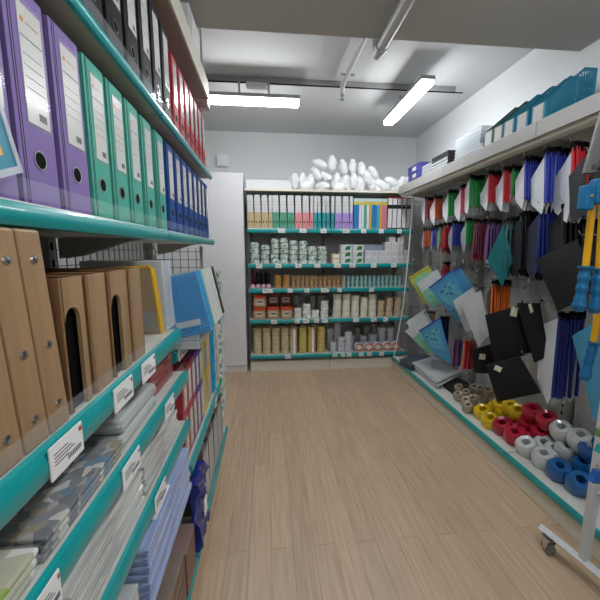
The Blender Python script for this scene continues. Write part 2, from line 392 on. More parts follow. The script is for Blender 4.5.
def put_binder(kind, Y, z, w, label, X=-.325, group=None, sy=None):
    col = dict(purple='#8370a8', green='#4fa694', blue='#1b488f', black='#131416', red='#b3202e')[kind]
    key = (kind, w)
    if key not in protos:
        p = make_binder(col, kind+'_binder_board', w, .30 if kind == 'black' else .268 if kind == 'red' else .288); protos[key] = p; p.location = (X, Y, z); p['label'] = label
        if group: p['group'] = group
        return p
    return dup(protos[key], (X, Y, z), None, label, group)
gp = {'purple': 'purple binders', 'green': 'green binders', 'blue': 'blue binders', 'black': 'black binders', 'red': 'red binders'}
ys = [(.32, .082), (.411, .082), (.502, .082), (.597, .082)]
lbp = ['purple lever arch binder cut by the left edge of the photo', 'purple lever arch binder behind the little sign holder', 'purple lever arch binder with glare on its label, second purple from the green ones', 'purple lever arch binder touching the first green one']
for (y, w_), l in zip(ys, lbp): put_binder('purple', y, ZP, w_, l, group=gp['purple'])
gy = [.692, .782, .874, .974, 1.085]
for i, y in enumerate(gy): put_binder('green', y, ZP, .078, 'green lever arch binder, ' + ORD[i] + ' green one counted from the purple binders', group=gp['green'])
for i in range(8): put_binder('blue', 1.195+i*.099, ZP, .078, 'blue lever arch binder, ' + ORD[i] + ' blue one counted from the green binders', group=gp['blue'])
for i in range(8): put_binder('black', .515+i*.0985, ZU, .082, 'black lever arch binder on top, ' + ORD[7-i] + ' black one from the red binders', group=gp['black'])
for i in range(7): put_binder('red', 1.318+i*.093, ZU, .074, 'red lever arch binder on top, ' + ORD[i] + ' red one from the black binders', group=gp['red'])
# little sign holder
t = thing('sign_holder', 'clear sign holder with blue and yellow card beside the purple binders', 'sign', (-.294, .372, 1.364), rot=(R(20), 0, R(4)))
MB().box(0, .0015, -.09, .09, 0, .085).build('card', mat('card_blue', '#3f8ea6', .4), t)
MB().box(.0016, .002, .01, .07, .02, .06).build('yellow_patch', mat('card_yellow', '#e3b542', .4), t)
m = MB().box(.0022, .0035, -.095, .095, -.002, .006).box(.0022, .0035, -.095, .095, .082, .09).box(.0022, .0035, .088, .095, .006, .082); m.build('clear_frame', M_CLEAR2, t)

# ================================================================ LEFT: wooden files on the shelf under the binders
M_WOOD = wave_mat('light_wood', '#8c6f50', '#9f815f', .45, (6, 6, .8), wscale=5)
M_WOOD2 = wave_mat('light_wood_edge', '#7b5a3b', '#8a6947', .5, (6, 6, .8), wscale=5)
ZW = 1.064
def wood_panel_file(Y, label):
    t = thing('wooden_clip_file', label, 'file box', (-.279, Y-.032, ZW), rot=(0, R(-3), 0), group='wooden files with screws')
    MB().box(-.2, 0, 0, .043, 0, .262).build('board', M_WOOD, t, bevel=.004)
    for z in (.035, .115, .225):
        MB().lathe([(.0055, 0), (.0048, .0022), (.0001, .003)], 12, (.0002, .022, z), 'x').build('screw', M_CHROME, t)
    return t
p = wood_panel_file(.462, 'wooden file board with three screws, next to the lower magazine files')
for i, y in enumerate([.417, .372, .327, .282, .237]):
    dup(p, (-.279, y-.032, ZW), None, ['wooden file board with three screws, second from the magazine files', 'wooden file board with three screws, third from the magazine files', 'wooden file board with screws, fourth from the magazine files at the left edge', 'wooden file board nearest the camera but one', 'wooden file board nearest the camera'][i])
def mag_file(Y, w, label, slot):
    t = thing('wooden_magazine_file', label, 'magazine file', (-.284, Y-.028, ZW), group='wooden magazine files')
    h = .197
    MB().box(-.25, -.0, 0, .005, 0, h).box(-.25, 0, w-.005, w, 0, h).build('side_panel', M_WOOD2, t, bevel=.001)
    if slot:
        s0 = .0055; s1 = .043; a = (s0+s1)/2; r = (s1-s0)/2
        arc = [(a - r*math.cos(k*math.pi/10), .135 + r*math.sin(k*math.pi/10)) for k in range(11)]
        poly = [(s0, 0)] + arc + [(s1, 0), (w-.005, 0), (w-.005, h), (s0, h)]
        MB().prism(poly, -.005, .001, 'x').build('spine_panel', M_WOOD, t)
    else:
        MB().box(-.005, .001, .005, w-.005, 0, h).build('spine_panel', M_WOOD, t, bevel=.001)
    MB().box(-.25, -.006, .0055, w-.0055, 0.002, .01).box(-.012, -.009, .0055, w-.0055, .01, h-.01).build('dark_backing', M_BLACK, t)  # black sheets put the darkness behind the slot into the colour
    return t
mag_file(.513, .06, 'wooden magazine file with dark finger slot, first after the screwed boards', True)
mag_file(.582, .064, 'plain wooden magazine file between the two with dark slots', False)
mag_file(.655, .082, 'wooden magazine file with a dark arched slot in its spine, beyond the plain one', True)
mag_file(.745, .066, 'plain wooden magazine file next to the yellow edged folders', False)
# yellow edged folders, standing
M_YEL = mat('yellow_plastic', '#e0b020', .35); M_SMOKE = mat('smoky_plastic', '#b09c80', .3, alpha=.9)
for i, y in enumerate([.962, .973, .984]):
    t = thing('yellow_edged_folder', ['translucent folder with yellow edges and a round printed face, nearest of three', 'middle one of three translucent yellow edged folders', 'translucent yellow edged folder touching the clear folders'][i], 'folder', (-.292, y, ZW), rot=(R(7), R(-3), 0), group='yellow edged folders')
    MB().box(-.24, -.014, 0, .006, 0, .19-.004*i).build('sheet', M_SMOKE, t)
    MB().box(-.0138, -.008, -.001, .007, 0, .193-.004*i).box(-.24, -.0138, -.001, .007, .1902-.004*i, .197-.004*i).build('edge_band', M_YEL, t, bevel=.001)
    if i == 0:
        MB().box(-.2, -.02, -.002, -.0012, .01, .07).build('paper_insert', mat('grey_paper', '#9c9a96', .6), t)
        MB().box(-.1, -.05, -.003, -.0021, .07, .082).build('red_flap', M_RED, t)
        m = MB().lathe([(.019, -.0036), (.023, -.0036), (.023, -.003), (.019, -.003)], 20, (-.075, 0, .045), 'y', closed=True)
        for (dx, dz) in ((-.007, .005), (.007, .005)): m.box(-.075+dx-.002, -.075+dx+.002, -.0036, -.003, .045+dz-.002, .045+dz+.002)
        m.box(-.082, -.068, -.0036, -.003, .036, .038); m.build('round_mark', M_INK, t)
# clear folders
o = MB().box(-.22, 0, 0, .009, 0, .205).build('clear_folder', M_CLEAR2, bevel=.001)
o.location = (-.296, 1.0, ZW+.001); o.rotation_euler = (R(5), 0, 0); tag(o, 'x', 'folder', 'clear standing folders at the end of the wooden file shelf')
o['label'] = 'milky clear standing folder, first after the yellow edged folders'
for i in range(1, 8): dup(o, (-.296, 1.0+i*.0112, ZW+.001), (R(5), R(rnd.uniform(-1, 1)), 0), 'milky clear standing folder, ' + ORD[i] + ' after the yellow edged folders')

# ---- far unit top shelf: mesh trays standing on edge
def tray(Y, col, name, label, h, tilt, X=-.186, d=.24, z=1.038):
    t = thing('mesh_tray', label, 'tray', (X, Y, z), rot=(R(tilt), R(-12), 0), group='mesh trays on edge')
    M = mat(name, col, .35, var=.05)
    D = d; H = h; m = MB()
    nx = int(D/.0095); nz = int(H/.0095)
    for i in range(nx+1): m.box(-D+i*D/nx-.0027, -D+i*D/nx+.0027, 0, .002, .003, H-.003)
    for j in range(1, nz): m.box(-D, 0, .0003, .0017, j*H/nz-.0022, j*H/nz+.0022)
    m.build('mesh_base', M, t)
    MB().box(-D, -D+.004, .0025, .045, 0, H).box(-.004, 0, .0025, .045, 0, H).box(-D+.004, -.004, .0025, .045, 0, .004).box(-D+.004, -.004, .0025, .045, H-.004, H).build('rim', M, t)
    MB().box(-D*.42, -D*.1, -.002, -.0002, .03, .05).build('label_holder', M_CLEAR2, t)
    return t
tray(1.085, '#4f9ad6', 'blue_mesh', 'bright blue mesh tray standing on edge at the end of the wooden files', .20, -2)
tray(1.125, '#2c9ec0', 'teal_mesh', 'teal mesh tray standing behind the blue one', .20, -2)
for i in range(4):
    tray(1.182+i*.052, '#d6dcd9', 'white_mesh', 'white mesh tray standing on edge, ' + ORD[i] + ' white one behind the teal tray', .20, -2)
tray(1.40, '#38322f', 'black_mesh', 'dark brown mesh tray, farthest in the row of standing trays', .20, -2)
for i in range(2):
    for j in range(2):
        t = thing('flat_clear_pack', ['lower', 'upper'][j] + ' clear plastic pack lying flat under the ' + ['near', 'far'][i] + ' end of the mesh trays', 'pack', (-.225, 1.09+i*.26, .978+j*.029))
        MB().box(-.26, 0, 0, .24, 0, .027).build('body', M_CLEAR2, t, bevel=.003)

# ================================================================ LEFT: flat stock on the lower shelves of the middle unit
Z2 = .913; Z3 = .742; Z4 = .52; Z5 = .22
P_CART = print_mat('pattern_grey_blue', ['#77787f', '#5f626c', '#a09c96', '#4c7590', '#8f8468', '#6c7078', '#c0bdb6'], 60, .15)
P_GREEN = print_mat('pattern_white_green', ['#d5d6cf', '#c9cabf', '#93b04a', '#dfe0da', '#b8b79d', '#cfcfd6'], 30, .2)
def flat_pack(name, label, Y, w, z, h, M, X=-.281, d=.27, n=1, group=None, cat='pack', bevel=.003, label_patch=None, rz=0):
    t = thing(name, label, cat, (X, Y, z), R(rz), group)
    MB().box(-d, 0, 0, w, 0, h).build('body', M, t, bevel=bevel)
    MB().box(-d+.004, .0012, -.0015, w+.0015, h+.0003, h+.0018).build('clear_sleeve', M_CLEAR, t)
    if label_patch:
        a, c, e, f, mt = label_patch
        m = MB().box(a, c, e, f, h+.002, h+.0024)
        for q in range(5): m.box(a+(c-a)*.15, a+(c-a)*.85, e+(f-e)*(.15+.15*q), e+(f-e)*(.2+.15*q), h+.0025, h+.0027, 1)
        m.build('printed_label', [mt, M_INK], t)
    return t
M_FL = streak_mat('frosted_sheet', '#a2a8a8', '#c8cdcc', (12, 4, 120))
for i in range(3):
    flat_pack('printed_activity_pack', ['white and green printed pack at the bottom of the stack at the left edge', 'white and green printed pack in the middle of the stack at the left edge', 'white and green printed pack with small text block, topmost at the left edge'][i], .17+.004*i, .21, Z2+.011*i, .009, P_GREEN, group='printed packs at the left edge', label_patch=(-.13, -.02, .06, .17, mat('cream_print', '#e3e3d6', .3)) if i == 2 else None)
for i in range(3):
    flat_pack('printed_zip_case', 'clear zip case with grey blue mottled print, ' + ['lowest', 'middle', 'topmost'][i] + ' of its stack', .395+.003*i, .225, Z2+.010*i, .0085, P_CART, group='patterned zip cases', d=.27, label_patch=(-.2, -.09, .13, .19, mat('bluegrey_print', '#567f95', .3)) if i == 2 else None)
for i in range(2):
    flat_pack('document_case', 'frosted grey document case, ' + ['lower', 'upper with a small barcode label'][i] + ' of two', .63+.003*i, .205, Z2+.031*i, .028, M_FL, group='frosted document cases', bevel=.011, d=.27, label_patch=(-.10, -.05, .12, .18, M_TAG) if i == 1 else None)
M_REDC = mat('red_case', '#8f1f2b', .2, coat=.3)
for i in range(2):
    flat_pack('red_zip_case', 'dark red glossy zip case, ' + ['lower', 'upper'][i] + ' of two at the end of the shelf', .845+.002*i, .2, Z2+.039*i, .036, M_REDC, group='red zip cases', X=-.30)
M_SHEET = streak_mat('clear_sheet_pack', '#9c9d98', '#e4e5e1', (45, 5, 160))
for k, (y0, w_) in enumerate([(.2, .22), (.43, .28), (.72, .28)]):
    for i in range(5):
        flat_pack('clear_sleeve_pack', 'pack of clear sleeves, ' + ['lowest', 'second', 'third', 'fourth', 'topmost'][i] + ' of the ' + ['nearest', 'middle', 'farthest'][k] + ' stack on the third lower shelf', y0+.003*rnd.random(), w_, Z3+.0155*i, .013, M_SHEET, group='clear sleeve packs', X=-.281-.004*(i % 2))
M_BLUEP = streak_mat('blue_film', '#6f8ac4', '#b3c6ea', (30, 4, 140))
for i in range(7):
    flat_pack('blue_file_pack', 'pack of pale blue plastic files, ' + ['lowest', 'second', 'third', 'fourth', 'fifth', 'sixth', 'topmost'][i] + ' of the stack bulging out', .66, .38, Z4+.001+.021*i, .018, M_BLUEP, group='pale blue file packs', X=-.262+.003*rnd.random()-.004*(i % 2), d=.25, label_patch=(-.05, -.01, .08, .2, M_TAG) if i == 6 else None)
for i in range(5):
    flat_pack('clear_file_pack', 'pack of frosted clear files left of the blue packs, ' + ['lowest', 'second', 'third', 'fourth', 'topmost'][i], .33, .3, Z4+.001+.02*i, .017, M_FL, group='frosted file packs', X=-.275, d=.25)
M_KRAFT = wave_mat('kraft', '#5d4330', '#71543c', .4, (3, 3, 3), wscale=6)
for i in range(4):
    flat_pack('kraft_folder_pack', 'brown kraft folder pack in clear film, ' + ['lowest', 'second', 'third', 'topmost'][i] + ' on the bottom left shelf', .5, .42, Z5+.001+.045*i, .042, M_KRAFT, group='kraft folder packs', X=-.262, d=.25)
flat_pack('red_brown_pack', 'dark reddish pack at the far end of the bottom shelf of the middle unit', .935, .12, Z5+.001, .15, mat('red_brown', '#6e4136', .3, var=.3), X=-.262, d=.25)
t = thing('navy_bag', 'crumpled navy blue plastic bag hanging over the bottom shelf edge', 'bag', (-.257, 1.09, .222))
m = MB(); n = 9
vs = []; fs = []
for j in range(n):
    for i in range(n):
        vs.append((.012*math.sin(i*1.7+j)+.006*math.sin(j*2.9), .15*i/(n-1)+.006*math.sin(j*1.3), .27*j/(n-1)+.006*math.sin(i*2.1)))
front = len(vs)
vs += [(-.03-.01*math.sin(i+j), y, z) for (j, i, (x, y, z)) in [(k//n, k % n, vs[k]) for k in range(n*n)]]
for j in range(n-1):
    for i in range(n-1):
        a = j*n+i; fs.append((a, a+1, a+n+1, a+n)); a += front; fs.append((a, a+n, a+n+1, a+1))
def edge(a, b_): fs.append((b_, a, a+front, b_+front))
for i in range(n-1): edge(i, i+1); edge((n-1)*n+i+1, (n-1)*n+i); edge((i+1)*n, i*n); edge(i*n+n-1, (i+1)*n+n-1)
m.add(vs, fs); m.build('bag_body', mat('navy_film', '#1d2f86', .2, coat=.5), t, smooth=True)
MB().box(.012, .0165, .05, .09, .10, .16).build('white_label', M_TAG, t)

# ---- far unit: label boxes in two rows between the shelves
bc = [('#a3303e', 'red'), ('#a3303e', 'red'), ('#8e3550', 'dark pink'), ('#5b2f7d', 'purple'), ('#5b2f7d', 'purple'), ('#e0c020', 'yellow'), ('#e0c020', 'yellow'), ('#e3a024', 'orange'), ('#e3a024', 'orange'), ('#d8c9a0', 'cream'), ('#d8c9a0', 'cream')]
for r_ in range(2):
    for i, (hc, cn) in enumerate(bc):
        w_ = .066; h_ = .172 if r_ == 0 else .15
        t = thing('index_box', cn + ' edged label box, ' + ORD[i] + ' from the red end, ' + ('lower' if r_ == 0 else 'upper') + ' row under the trays', 'box', (-.288, 1.09+i*(w_+.003), .571+r_*.174), group='labelled boxes in two rows')
        MB().box(-.22, 0, 0, w_, 0, h_).build('carton', mat('carton_'+cn.replace(' ', '_'), hc, .4), t, bevel=.002)
        m = MB().box(.0002, .001, .02, w_-.006, .014, h_-.022)
        m.box(.0011, .0013, .028, w_-.02, h_*.3, h_*.33, 1).box(.0011, .0013, .025, w_-.025, h_*.6, h_*.63, 1); m.build('front_label', [M_CARD, M_RED], t)
# below: sleeves standing on the bottom shelf
for i in range(9):
    dark = i % 3 == 1
    o = MB().box(-.23, 0, 0, .062, 0, .285-.008*(i % 3)).box(.0005, .0012, .004, .058, .02, .26, 1).build('file_sleeve', [mat('sleeve_brown', '#6b6259', .4) if not dark else mat('sleeve_dark', '#2b2b2f', .4), M_CLEAR2], bevel=.002)
    o.location = (-.268, 1.262+i*.0655, .222); o.rotation_euler = (R(3 if i % 2 else -1), 0, 0)
    tag(o, ('charcoal' if dark else 'grey brown') + ' cardboard sleeve on the bottom far shelf, ' + ORD[i] + ' after the navy bag', 'folder', 'cardboard sleeves on the bottom far shelf')
# hanging packs at the end of the far unit
t = thing('brush_pack', 'bright blue ribbed plastic strip hanging at the far end of the left shelving', 'strip', (-.25, 1.47, .66))
m = MB().box(-.01, 0, 0, .05, 0, .32)
for q in range(20): m.box(0, .006, .003, .047, .008+q*.0155, .015+q*.0155)
m.build('ribbed_body', mat('cyan_plastic', '#1e9ac6', .35), t)
MB().tube([(-.012, .025, .32), (-.012, .025, .345)], .003).build('hanging_loop', M_WIRE, t)
P_W = print_mat('white_print', ['#dfe1de', '#e6e8e5', '#cfd3cf', '#3f9a55', '#d6d8d6', '#e2e2e2', '#8b8d8c'], 45, .3)
for i in range(5):
    t = thing('blister_pack', 'white printed blister pack hanging on the end of the left shelving, ' + ['topmost', 'second from the top', 'third from the top', 'fourth from the top', 'lowest'][i], 'pack', (-.262, 1.84, 1.03-.17*i), group='white blister packs')
    MB().box(-.012, -.002, 0, .10, 0, .155).build('backing_card', P_W, t, bevel=.001)
    MB().box(-.0015, .008, .015, .085, .02, .105).build('clear_blister', M_CLEAR2, t, bevel=.004)
# ================================================================ BACK SHELVING GOODS
K = 3.48/335.
def bx(x): return (x - 267) * K * 1.006     # column of the rack front to X
def btop(i): return zB[i] + .0185
def place_row(proto, first_label_fn, xs, y, z): pass
YF_ = BY + .02
# L1 : two-tone file boxes
def file_box(colname, hexc):
    t = thing('file_box', 'x', 'file box'); w = .034
    MB().box(0, w, 0, .25, 0, .165).build('lower_body', mat('filebox_'+colname, hexc, .45), t, bevel=.002)
    MB().box(.001, w-.001, .004, .25, .1655, .335).build('upper_body', mat('filebox_top', '#c6ccd0', .25, var=.15, scale=40), t, bevel=.003)
    m = MB().box(.006, w-.008, .001, .0036, .2, .31); m.box(.009, w-.012, .0002, .0009, .24, .243, 1).box(.009, w-.015, .0002, .0009, .27, .273, 1); m.build('label', [M_CARD, M_INK], t)
    MB().lathe([(.0001, -.0012), (.008, -.0012), (.008, -.0002)], 12, (w*.5, 0, .07), 'y').build('finger_hole', M_BLACK, t)
    return t
x = 248.5
for cn, hx, n in (('beige', '#b9a77f', 7), ('green', '#4f9478', 6), ('pink', '#d58a8c', 5), ('teal', '#2a929c', 5), ('lavender', '#a08bc9', 5)):
    p = None
    pit = {'beige': 3.45, 'green': 3.7, 'pink': 3.7, 'teal': 4.3, 'lavender': 3.6}[cn]
    for i in range(n):
        lb = cn + ' file box with pale upper half, ' + ORD[i] + ' ' + cn + ' one from the left'
        if p is None: p = file_box(cn, hx); p.location = (bx(x), YF_, btop(0)); p['label'] = lb; p['group'] = cn + ' file boxes on the top back shelf'
        else: dup(p, (bx(x), YF_, btop(0)), (0, R(-2 if i % 2 else 0), 0), lb)
        x += pit
# thin coloured binding combs packs
cols = [('blue', '#2a7fc0'), ('blue', '#2a7fc0'), ('white', '#d4dadb'), ('white', '#d4dadb'), ('green', '#4fa58a'), ('white', '#d4dadb'), ('yellow', '#d3a54c'), ('blue', '#2f86c8'), ('blue', '#2f86c8'), ('cyan', '#4aa7c4'), ('yellow', '#d6b25f'), ('pink', '#cf8090'), ('pink', '#cf8090')]
x = 353.5
cc = {}
for cn, hx in cols:
    cc[cn] = cc.get(cn, 0) + 1
    t = thing('binding_cover_pack', cn + ' slim pack with striped header, ' + ORD[cc[cn]-1] + ' ' + cn + ' one from the left', 'pack', (bx(x), YF_, btop(0)), group='slim coloured packs')
    MB().box(0, .024, 0, .22, 0, .25).build('body', mat('slim_'+cn, hx, .35), t, bevel=.002)
    m = MB().box(-.0005, .0245, -.001, .22, .2505, .285).box(-.0005, .0245, -.001, .22, .2855, .315, 1); m.build('header', [mat('header_yellow', '#c9bb55', .4), mat('header_pale', '#b5cfd4', .4)], t)
    x += 2.62
for i in range(5):
    t = thing('document_box', 'white box with black bands and red top, ' + ORD[i] + ' of the five from the left', 'box', (bx(388+i*4.9), YF_, btop(0)), group='white boxes with red tops')
    MB().box(0, .047, 0, .24, 0, .318).build('body', mat('box_white', '#d9dada', .4), t, bevel=.001)
    MB().box(-.0003, .0473, -.001, .2, .215, .255).box(-.0003, .0473, -.001, .2, .0, .02).box(-.0003, .003, -.001, .2, .02, .215).box(-.0003, .003, -.001, .2, .255, .318).build('black_band', mat('band_black', '#1d1d20', .4), t)
    MB().box(0, .047, 0, .24, .3185, .328).build('red_top', M_RED, t)

def stack(name, label, cat, x, y, z, r, h, n, mats, group, prof=None, gap=.0006, core=True, jit=.002):
    """n rolls on top of one another; each roll a thing (copies share a mesh)"""
    key = (name, r, h, str(mats[0].name))
    out = []
    for i in range(n):
        if key not in protos:
            pr = prof or ([(r*.5, 0), (r*.86, 0), (r, h*.1), (r, h*.72), (r*.82, h*.84), (r*.84, h), (r*.5, h)] if name == 'ribbon_tub' else [(r*.55, 0), (r*.94, 0), (r, h*.12), (r, h*.88), (r*.94, h), (r*.55, h)])
            t = thing(name, 'x', cat)
            MB().lathe(pr, 22, closed=True).build('tape' if core else 'body', mats[0], t, smooth=True)
            if core: MB().lathe([(r*.48, .0002), (r*.545, .0002), (r*.545, h-.0002), (r*.48, h-.0002)], 18, closed=True).build('core', mats[1], t, smooth=True)
            protos[key] = t; o = t
        else: o = dup(protos[key])
        o.location = (x+rnd.uniform(-jit, jit), y+rnd.uniform(-jit, jit), z+i*(h+gap)); o.rotation_euler = (0, 0, rnd.random()*6)
        pos = 'single' if n == 1 else ('lowest' if i == 0 else ('topmost' if i == n-1 else ORD[i]))
        o['label'] = label % pos; o['group'] = group; out.append(o)
    return out
M_CORE = mat('card_core', '#b59a73', .7)
P_JAR = print_mat('jar_print', ['#b8c4bd', '#8fa699', '#d3dbd6', '#6f9483', '#c5cec9', '#a7b5ae', '#dfe5e2'], 55, .15)
for i, (xc, n, h) in enumerate([(255, 4, .055), (265, 4, .048), (275, 5, .052), (284, 5, .053), (293.5, 5, .048), (303, 5, .047), (312.5, 4, .045), (323, 4, .045)]):
    stack('ribbon_tub', '%s green white ribbon tub in the ' + ORD[i] + ' stack from the left', 'tub', bx(xc), YF_+.05, btop(1), .045 if i < 6 else .05, h, n, [P_JAR, M_CLEAR2], 'ribbon tubs', gap=.001, jit=.005)
# boxes
def small_box(name, label, x, z, w, h, d, M, marks, group, y=None):
    t = thing(name, label, 'box', (x, y if y else YF_, z), group=group)
    MB().box(0, w, 0, d, 0, h).build('carton', M, t, bevel=.0015)
    for nm, mt, rects in marks:
        m = MB()
        for a, b_, c, e in rects: m.box(w*a, w*b_, -.001, -.0002, h*c, h*e)
        m.build(nm, mt, t)
    return t
M_CARTW = mat('carton_white', '#d5d8da', .4, var=.04); M_GRN = mat('print_green', '#1d7a35', .4); M_BLU = mat('print_blue', '#6b8fc0', .4); M_PNK = mat('print_pink', '#d08a90', .4)
for i in range(2): small_box('tape_carton', ['lower', 'upper'][i] + ' small cream and brown box right of the ribbon tubs', bx(332.5), btop(1)+i*.052, .078, .05, .1, mat('carton_cream', '#c9bfa6', .4), [('printed_band', M_TAG, [(.1, .9, .25, .75)])], 'small cream boxes')
for c in range(2):
    for r_ in range(3):
        small_box('stamp_carton', 'white box with green picture, ' + ['left', 'right'][c] + ' column, ' + ['bottom', 'middle', 'top'][r_] + ' row', bx(341+c*12), btop(1)+r_*.0665, .118, .065, .14, M_CARTW, [('green_picture', M_GRN, [(.4, .85, .2, .6), (.5, .9, .6, .8), (.42, .5, .1, .2)]), ('red_mark', M_RED, [(.08, .2, .7, .78)])], 'white boxes with green pictures')
for c in range(3):
    for r_ in range(3):
        h_ = .068 if r_ < 2 else .06; gl = r_ == 2
        small_box('pin_carton', 'white box with pale blue slanted marks, ' + ['left', 'middle', 'right'][c] + ' column, ' + ['bottom', 'middle', 'greyish top'][r_] + ' row', bx(366+c*7)+(-.02 if gl else 0), btop(1)+r_*.0695, .069, h_, .12, mat('carton_greyblue', '#8a96a3', .4) if gl else M_CARTW, [('blue_mark', M_BLU, [(.2, .6, .3, .36), (.3, .75, .5, .56), (.15, .45, .7, .76)])], 'white boxes with blue marks', y=YF_+(.03 if gl else 0))
def pink(x, z, w, h, lb, y=None): small_box('clip_carton', lb, x, z, w, h, .12, M_CARTW, [('pink_mark', M_PNK, [(.2, .5, .25, .32), (.35, .8, .45, .52), (.2, .6, .66, .73)])], 'white boxes with pink marks', y)
for c in range(3):
    for r_ in range(2): pink(bx(387+c*6.3), btop(1)+r_*.0705, .062, .069, 'white box with pink marks, ' + ['left', 'middle', 'right'][c] + ' column, ' + ['bottom', 'second'][r_] + ' row')
    pink(bx(387+c*6.3), btop(1)+.1415, .062, .085, 'tall white box with pink marks in the third row, ' + ['left', 'middle', 'right'][c] + ' column')
pink(bx(391), btop(1)+.2275, .065, .05, 'left box lying on the top row of the pink marked boxes'); pink(bx(400), btop(1)+.2275, .062, .05, 'right box lying on the top row of the pink marked boxes')
for c in range(2):
    for r_ in range(2): pink(bx(406.2+c*3.7), btop(1)+r_*.0705, .036, .069, 'narrow white box right of the pink marked ones, ' + ['left', 'right'][c] + ' column, ' + ['bottom', 'top'][r_], YF_+.02)
# L3 towers
def tower(name, label, x, z, r, h, n, M, group, M2=None, y=.05):
    key = ('tower', name, r, h, M.name)
    if key not in protos:
        t = thing(name, 'x', 'tape'); prof = []
        hh = h/n
        for i in range(n): prof += [(r*.95, i*hh), (r, i*hh+hh*.12), (r, (i+1)*hh-hh*.12), (r*.95, (i+1)*hh-.0001)]
        MB().lathe(prof, 20).build('rolls', M, t, smooth=True)
        MB().lathe([(r*.45, h), (r*.6, h), (r*.6, h+.0015), (r*.45, h+.0015)], 16, closed=True).build('core_end', M_CORE, t)
        if M2: MB().box(-r*.35, r*.35, -r-.0015, -r*.9, h*.02, h*.98).build('label_strip', M2, t)
        protos[key] = t; o = t
    else: o = dup(protos[key])
    o.location = (x, YF_+y, z); o['label'] = label; o['group'] = group; return o
for i in range(4):
    t = thing('lying_tape_roll', ['dark red roll lying with a pink end label, left end of its shelf', 'black roll with pink end label, beside the dark red one', 'black roll with pink end label, second from the amber tapes', 'black roll with pink end label, nearest the amber tapes'][i], 'tape', (bx(252.5+i*5.3), YF_+.03, btop(2)+.026), group='rolls with pink ends')
    MB().lathe([(.024, 0), (.025, .002), (.025, .16), (.024, .162)], 18, axis='y').build('roll', mat('roll_darkred' if i == 0 else 'roll_black', '#6d1624' if i == 0 else '#1d2127', .3), t, smooth=True)
    MB().lathe([(.0001, -.0012), (.008, -.0012), (.022, -.0012), (.022, -.0002)], 18, axis='y').build('end_label', mat('pink_label', '#d9a2b8', .4), t)
for i in range(4):
    t = thing('standing_tape_roll', ('dark red' if i == 0 else 'charcoal') + ' roll standing behind the pink ended rolls, ' + ORD[i] + ' from the left', 'tape', (bx(253+i*5), YF_+.235, btop(2)), group='dark rolls behind')
    MB().lathe([(.023, 0), (.024, .003), (.024, .155), (.023, .158)], 18).build('roll', mat('roll_darkred' if i == 0 else 'roll_black', '#6d1624' if i == 0 else '#1d2127'), t, smooth=True)
    MB().lathe([(.01, .1585), (.02, .1585), (.02, .16), (.01, .16)], 14, closed=True).build('core_end', M_CORE, t)
M_AMB = mat('amber_tape', '#b0803f', .25, var=.3, scale=50, coat=.4); M_BRN = print_mat('brown_tape', ['#8d6a49', '#b19468', '#6e4c33', '#a98963', '#c0ab84'], 60, .3)
M_GT = print_mat('green_tape', ['#5f9a86', '#7db09d', '#4f8573', '#6aa38f'], 50, .3)
for i in range(2): tower('tape_tower', ['left', 'right'][i] + ' of the two wide amber tape towers on the third back shelf', bx(277.5+i*8.8), btop(2), .038, .14, 5, M_AMB, 'wide amber towers')
for i in range(12): tower('tape_tower', 'slim brown patterned tape tower, ' + ORD[i] + ' after the wide amber ones', bx(293.2+i*4.65), btop(2), .0225, .135, 5, M_BRN, 'slim brown towers')
for i in range(14): tower('tape_tower', 'slim green tape tower, ' + ORD[i] + ' green one from the left on the third back shelf', bx(345.6+i*4.55), btop(2), .022, .128, 1, M_GT, 'slim green towers', mat('band_yellow' if i in (1, 5, 6, 8, 9, 10) else 'band_grey', '#d0c040' if i in (1, 5, 6, 8, 9, 10) else '#9fb4c8', .4))
# the label strips of the green towers are short coloured bands near the top
# L4
def bag_pack(x, z, label, dark, y=0):
    t = thing('clay_bag', label, 'bag', (x, YF_+y, z), group='orange topped bags')
    M = mat('bag_orange_dark' if dark else 'bag_tan', '#6f3a24' if dark else '#b08f6c', .3, var=.15)
    MB().prism([(-.062, 0), (.062, 0), (.066, .03), (.064, .085), (.056, .11), (-.056, .11), (-.064, .085), (-.066, .03)], 0, .085, 'y').build('body', M, t, bevel=.012)
    MB().prism([(-.058, .1), (.058, .1), (.062, .128), (-.062, .128)], -.003, .06, 'y').build('top_flap', mat('bag_red' if not dark else 'bag_darkred', '#c63c1c' if not dark else '#7d2a1b', .3), t, bevel=.004)
    m = MB().box(-.04, .04, -.002, -.0002, .03, .085); m.build('front_label', mat('bag_label', '#cfc4b5' if not dark else '#8d7f72', .4), t)
    MB().box(-.03, -.012, -.003, -.0021, .055, .07).box(-.009, .01, -.003, -.0021, .052, .072).box(.013, .03, -.003, -.0021, .055, .07).build('dark_print', M_INK, t)
    return t
bag_pack(bx(258.5), btop(3), 'orange and tan bag with dark print, left in the front row', 0)
bag_pack(bx(272.3), btop(3), 'orange and tan bag with dark print, middle of the front row', 0)
bag_pack(bx(286), btop(3), 'orange and tan bag with dark print, right in the front row beside the white rolls', 0)
bag_pack(bx(259), btop(3)+.1295, 'orange and white bag lying on top of the left front bag', 0)
for i in range(3): bag_pack(bx(268+i*13)-.02, btop(3)+.0, 'dark orange bag in the second row, ' + ['left', 'middle', 'right'][i], 1, .15)
for i in range(2): bag_pack(bx(273+i*13), btop(3)+.1295, 'dark orange bag raised behind the front row, ' + ['left', 'right'][i], 1, .14)
M_WT = mat('white_tape', '#d8dad6', .4, var=.04); M_GT2 = mat('grey_tape', '#8f938c', .4); M_CT = mat('cream_tape', '#dedbc8', .4, var=.05); M_BT = mat('beige_tape', '#c2ab8f', .45, var=.05)
def st(lb, xc, i, r, h, n, M, y=.05, grp='rolls'): stack('tape_roll', '%s ' + lb, 'tape', bx(xc), YF_+y, btop(i), r, h, n, [M, M_CORE], grp)
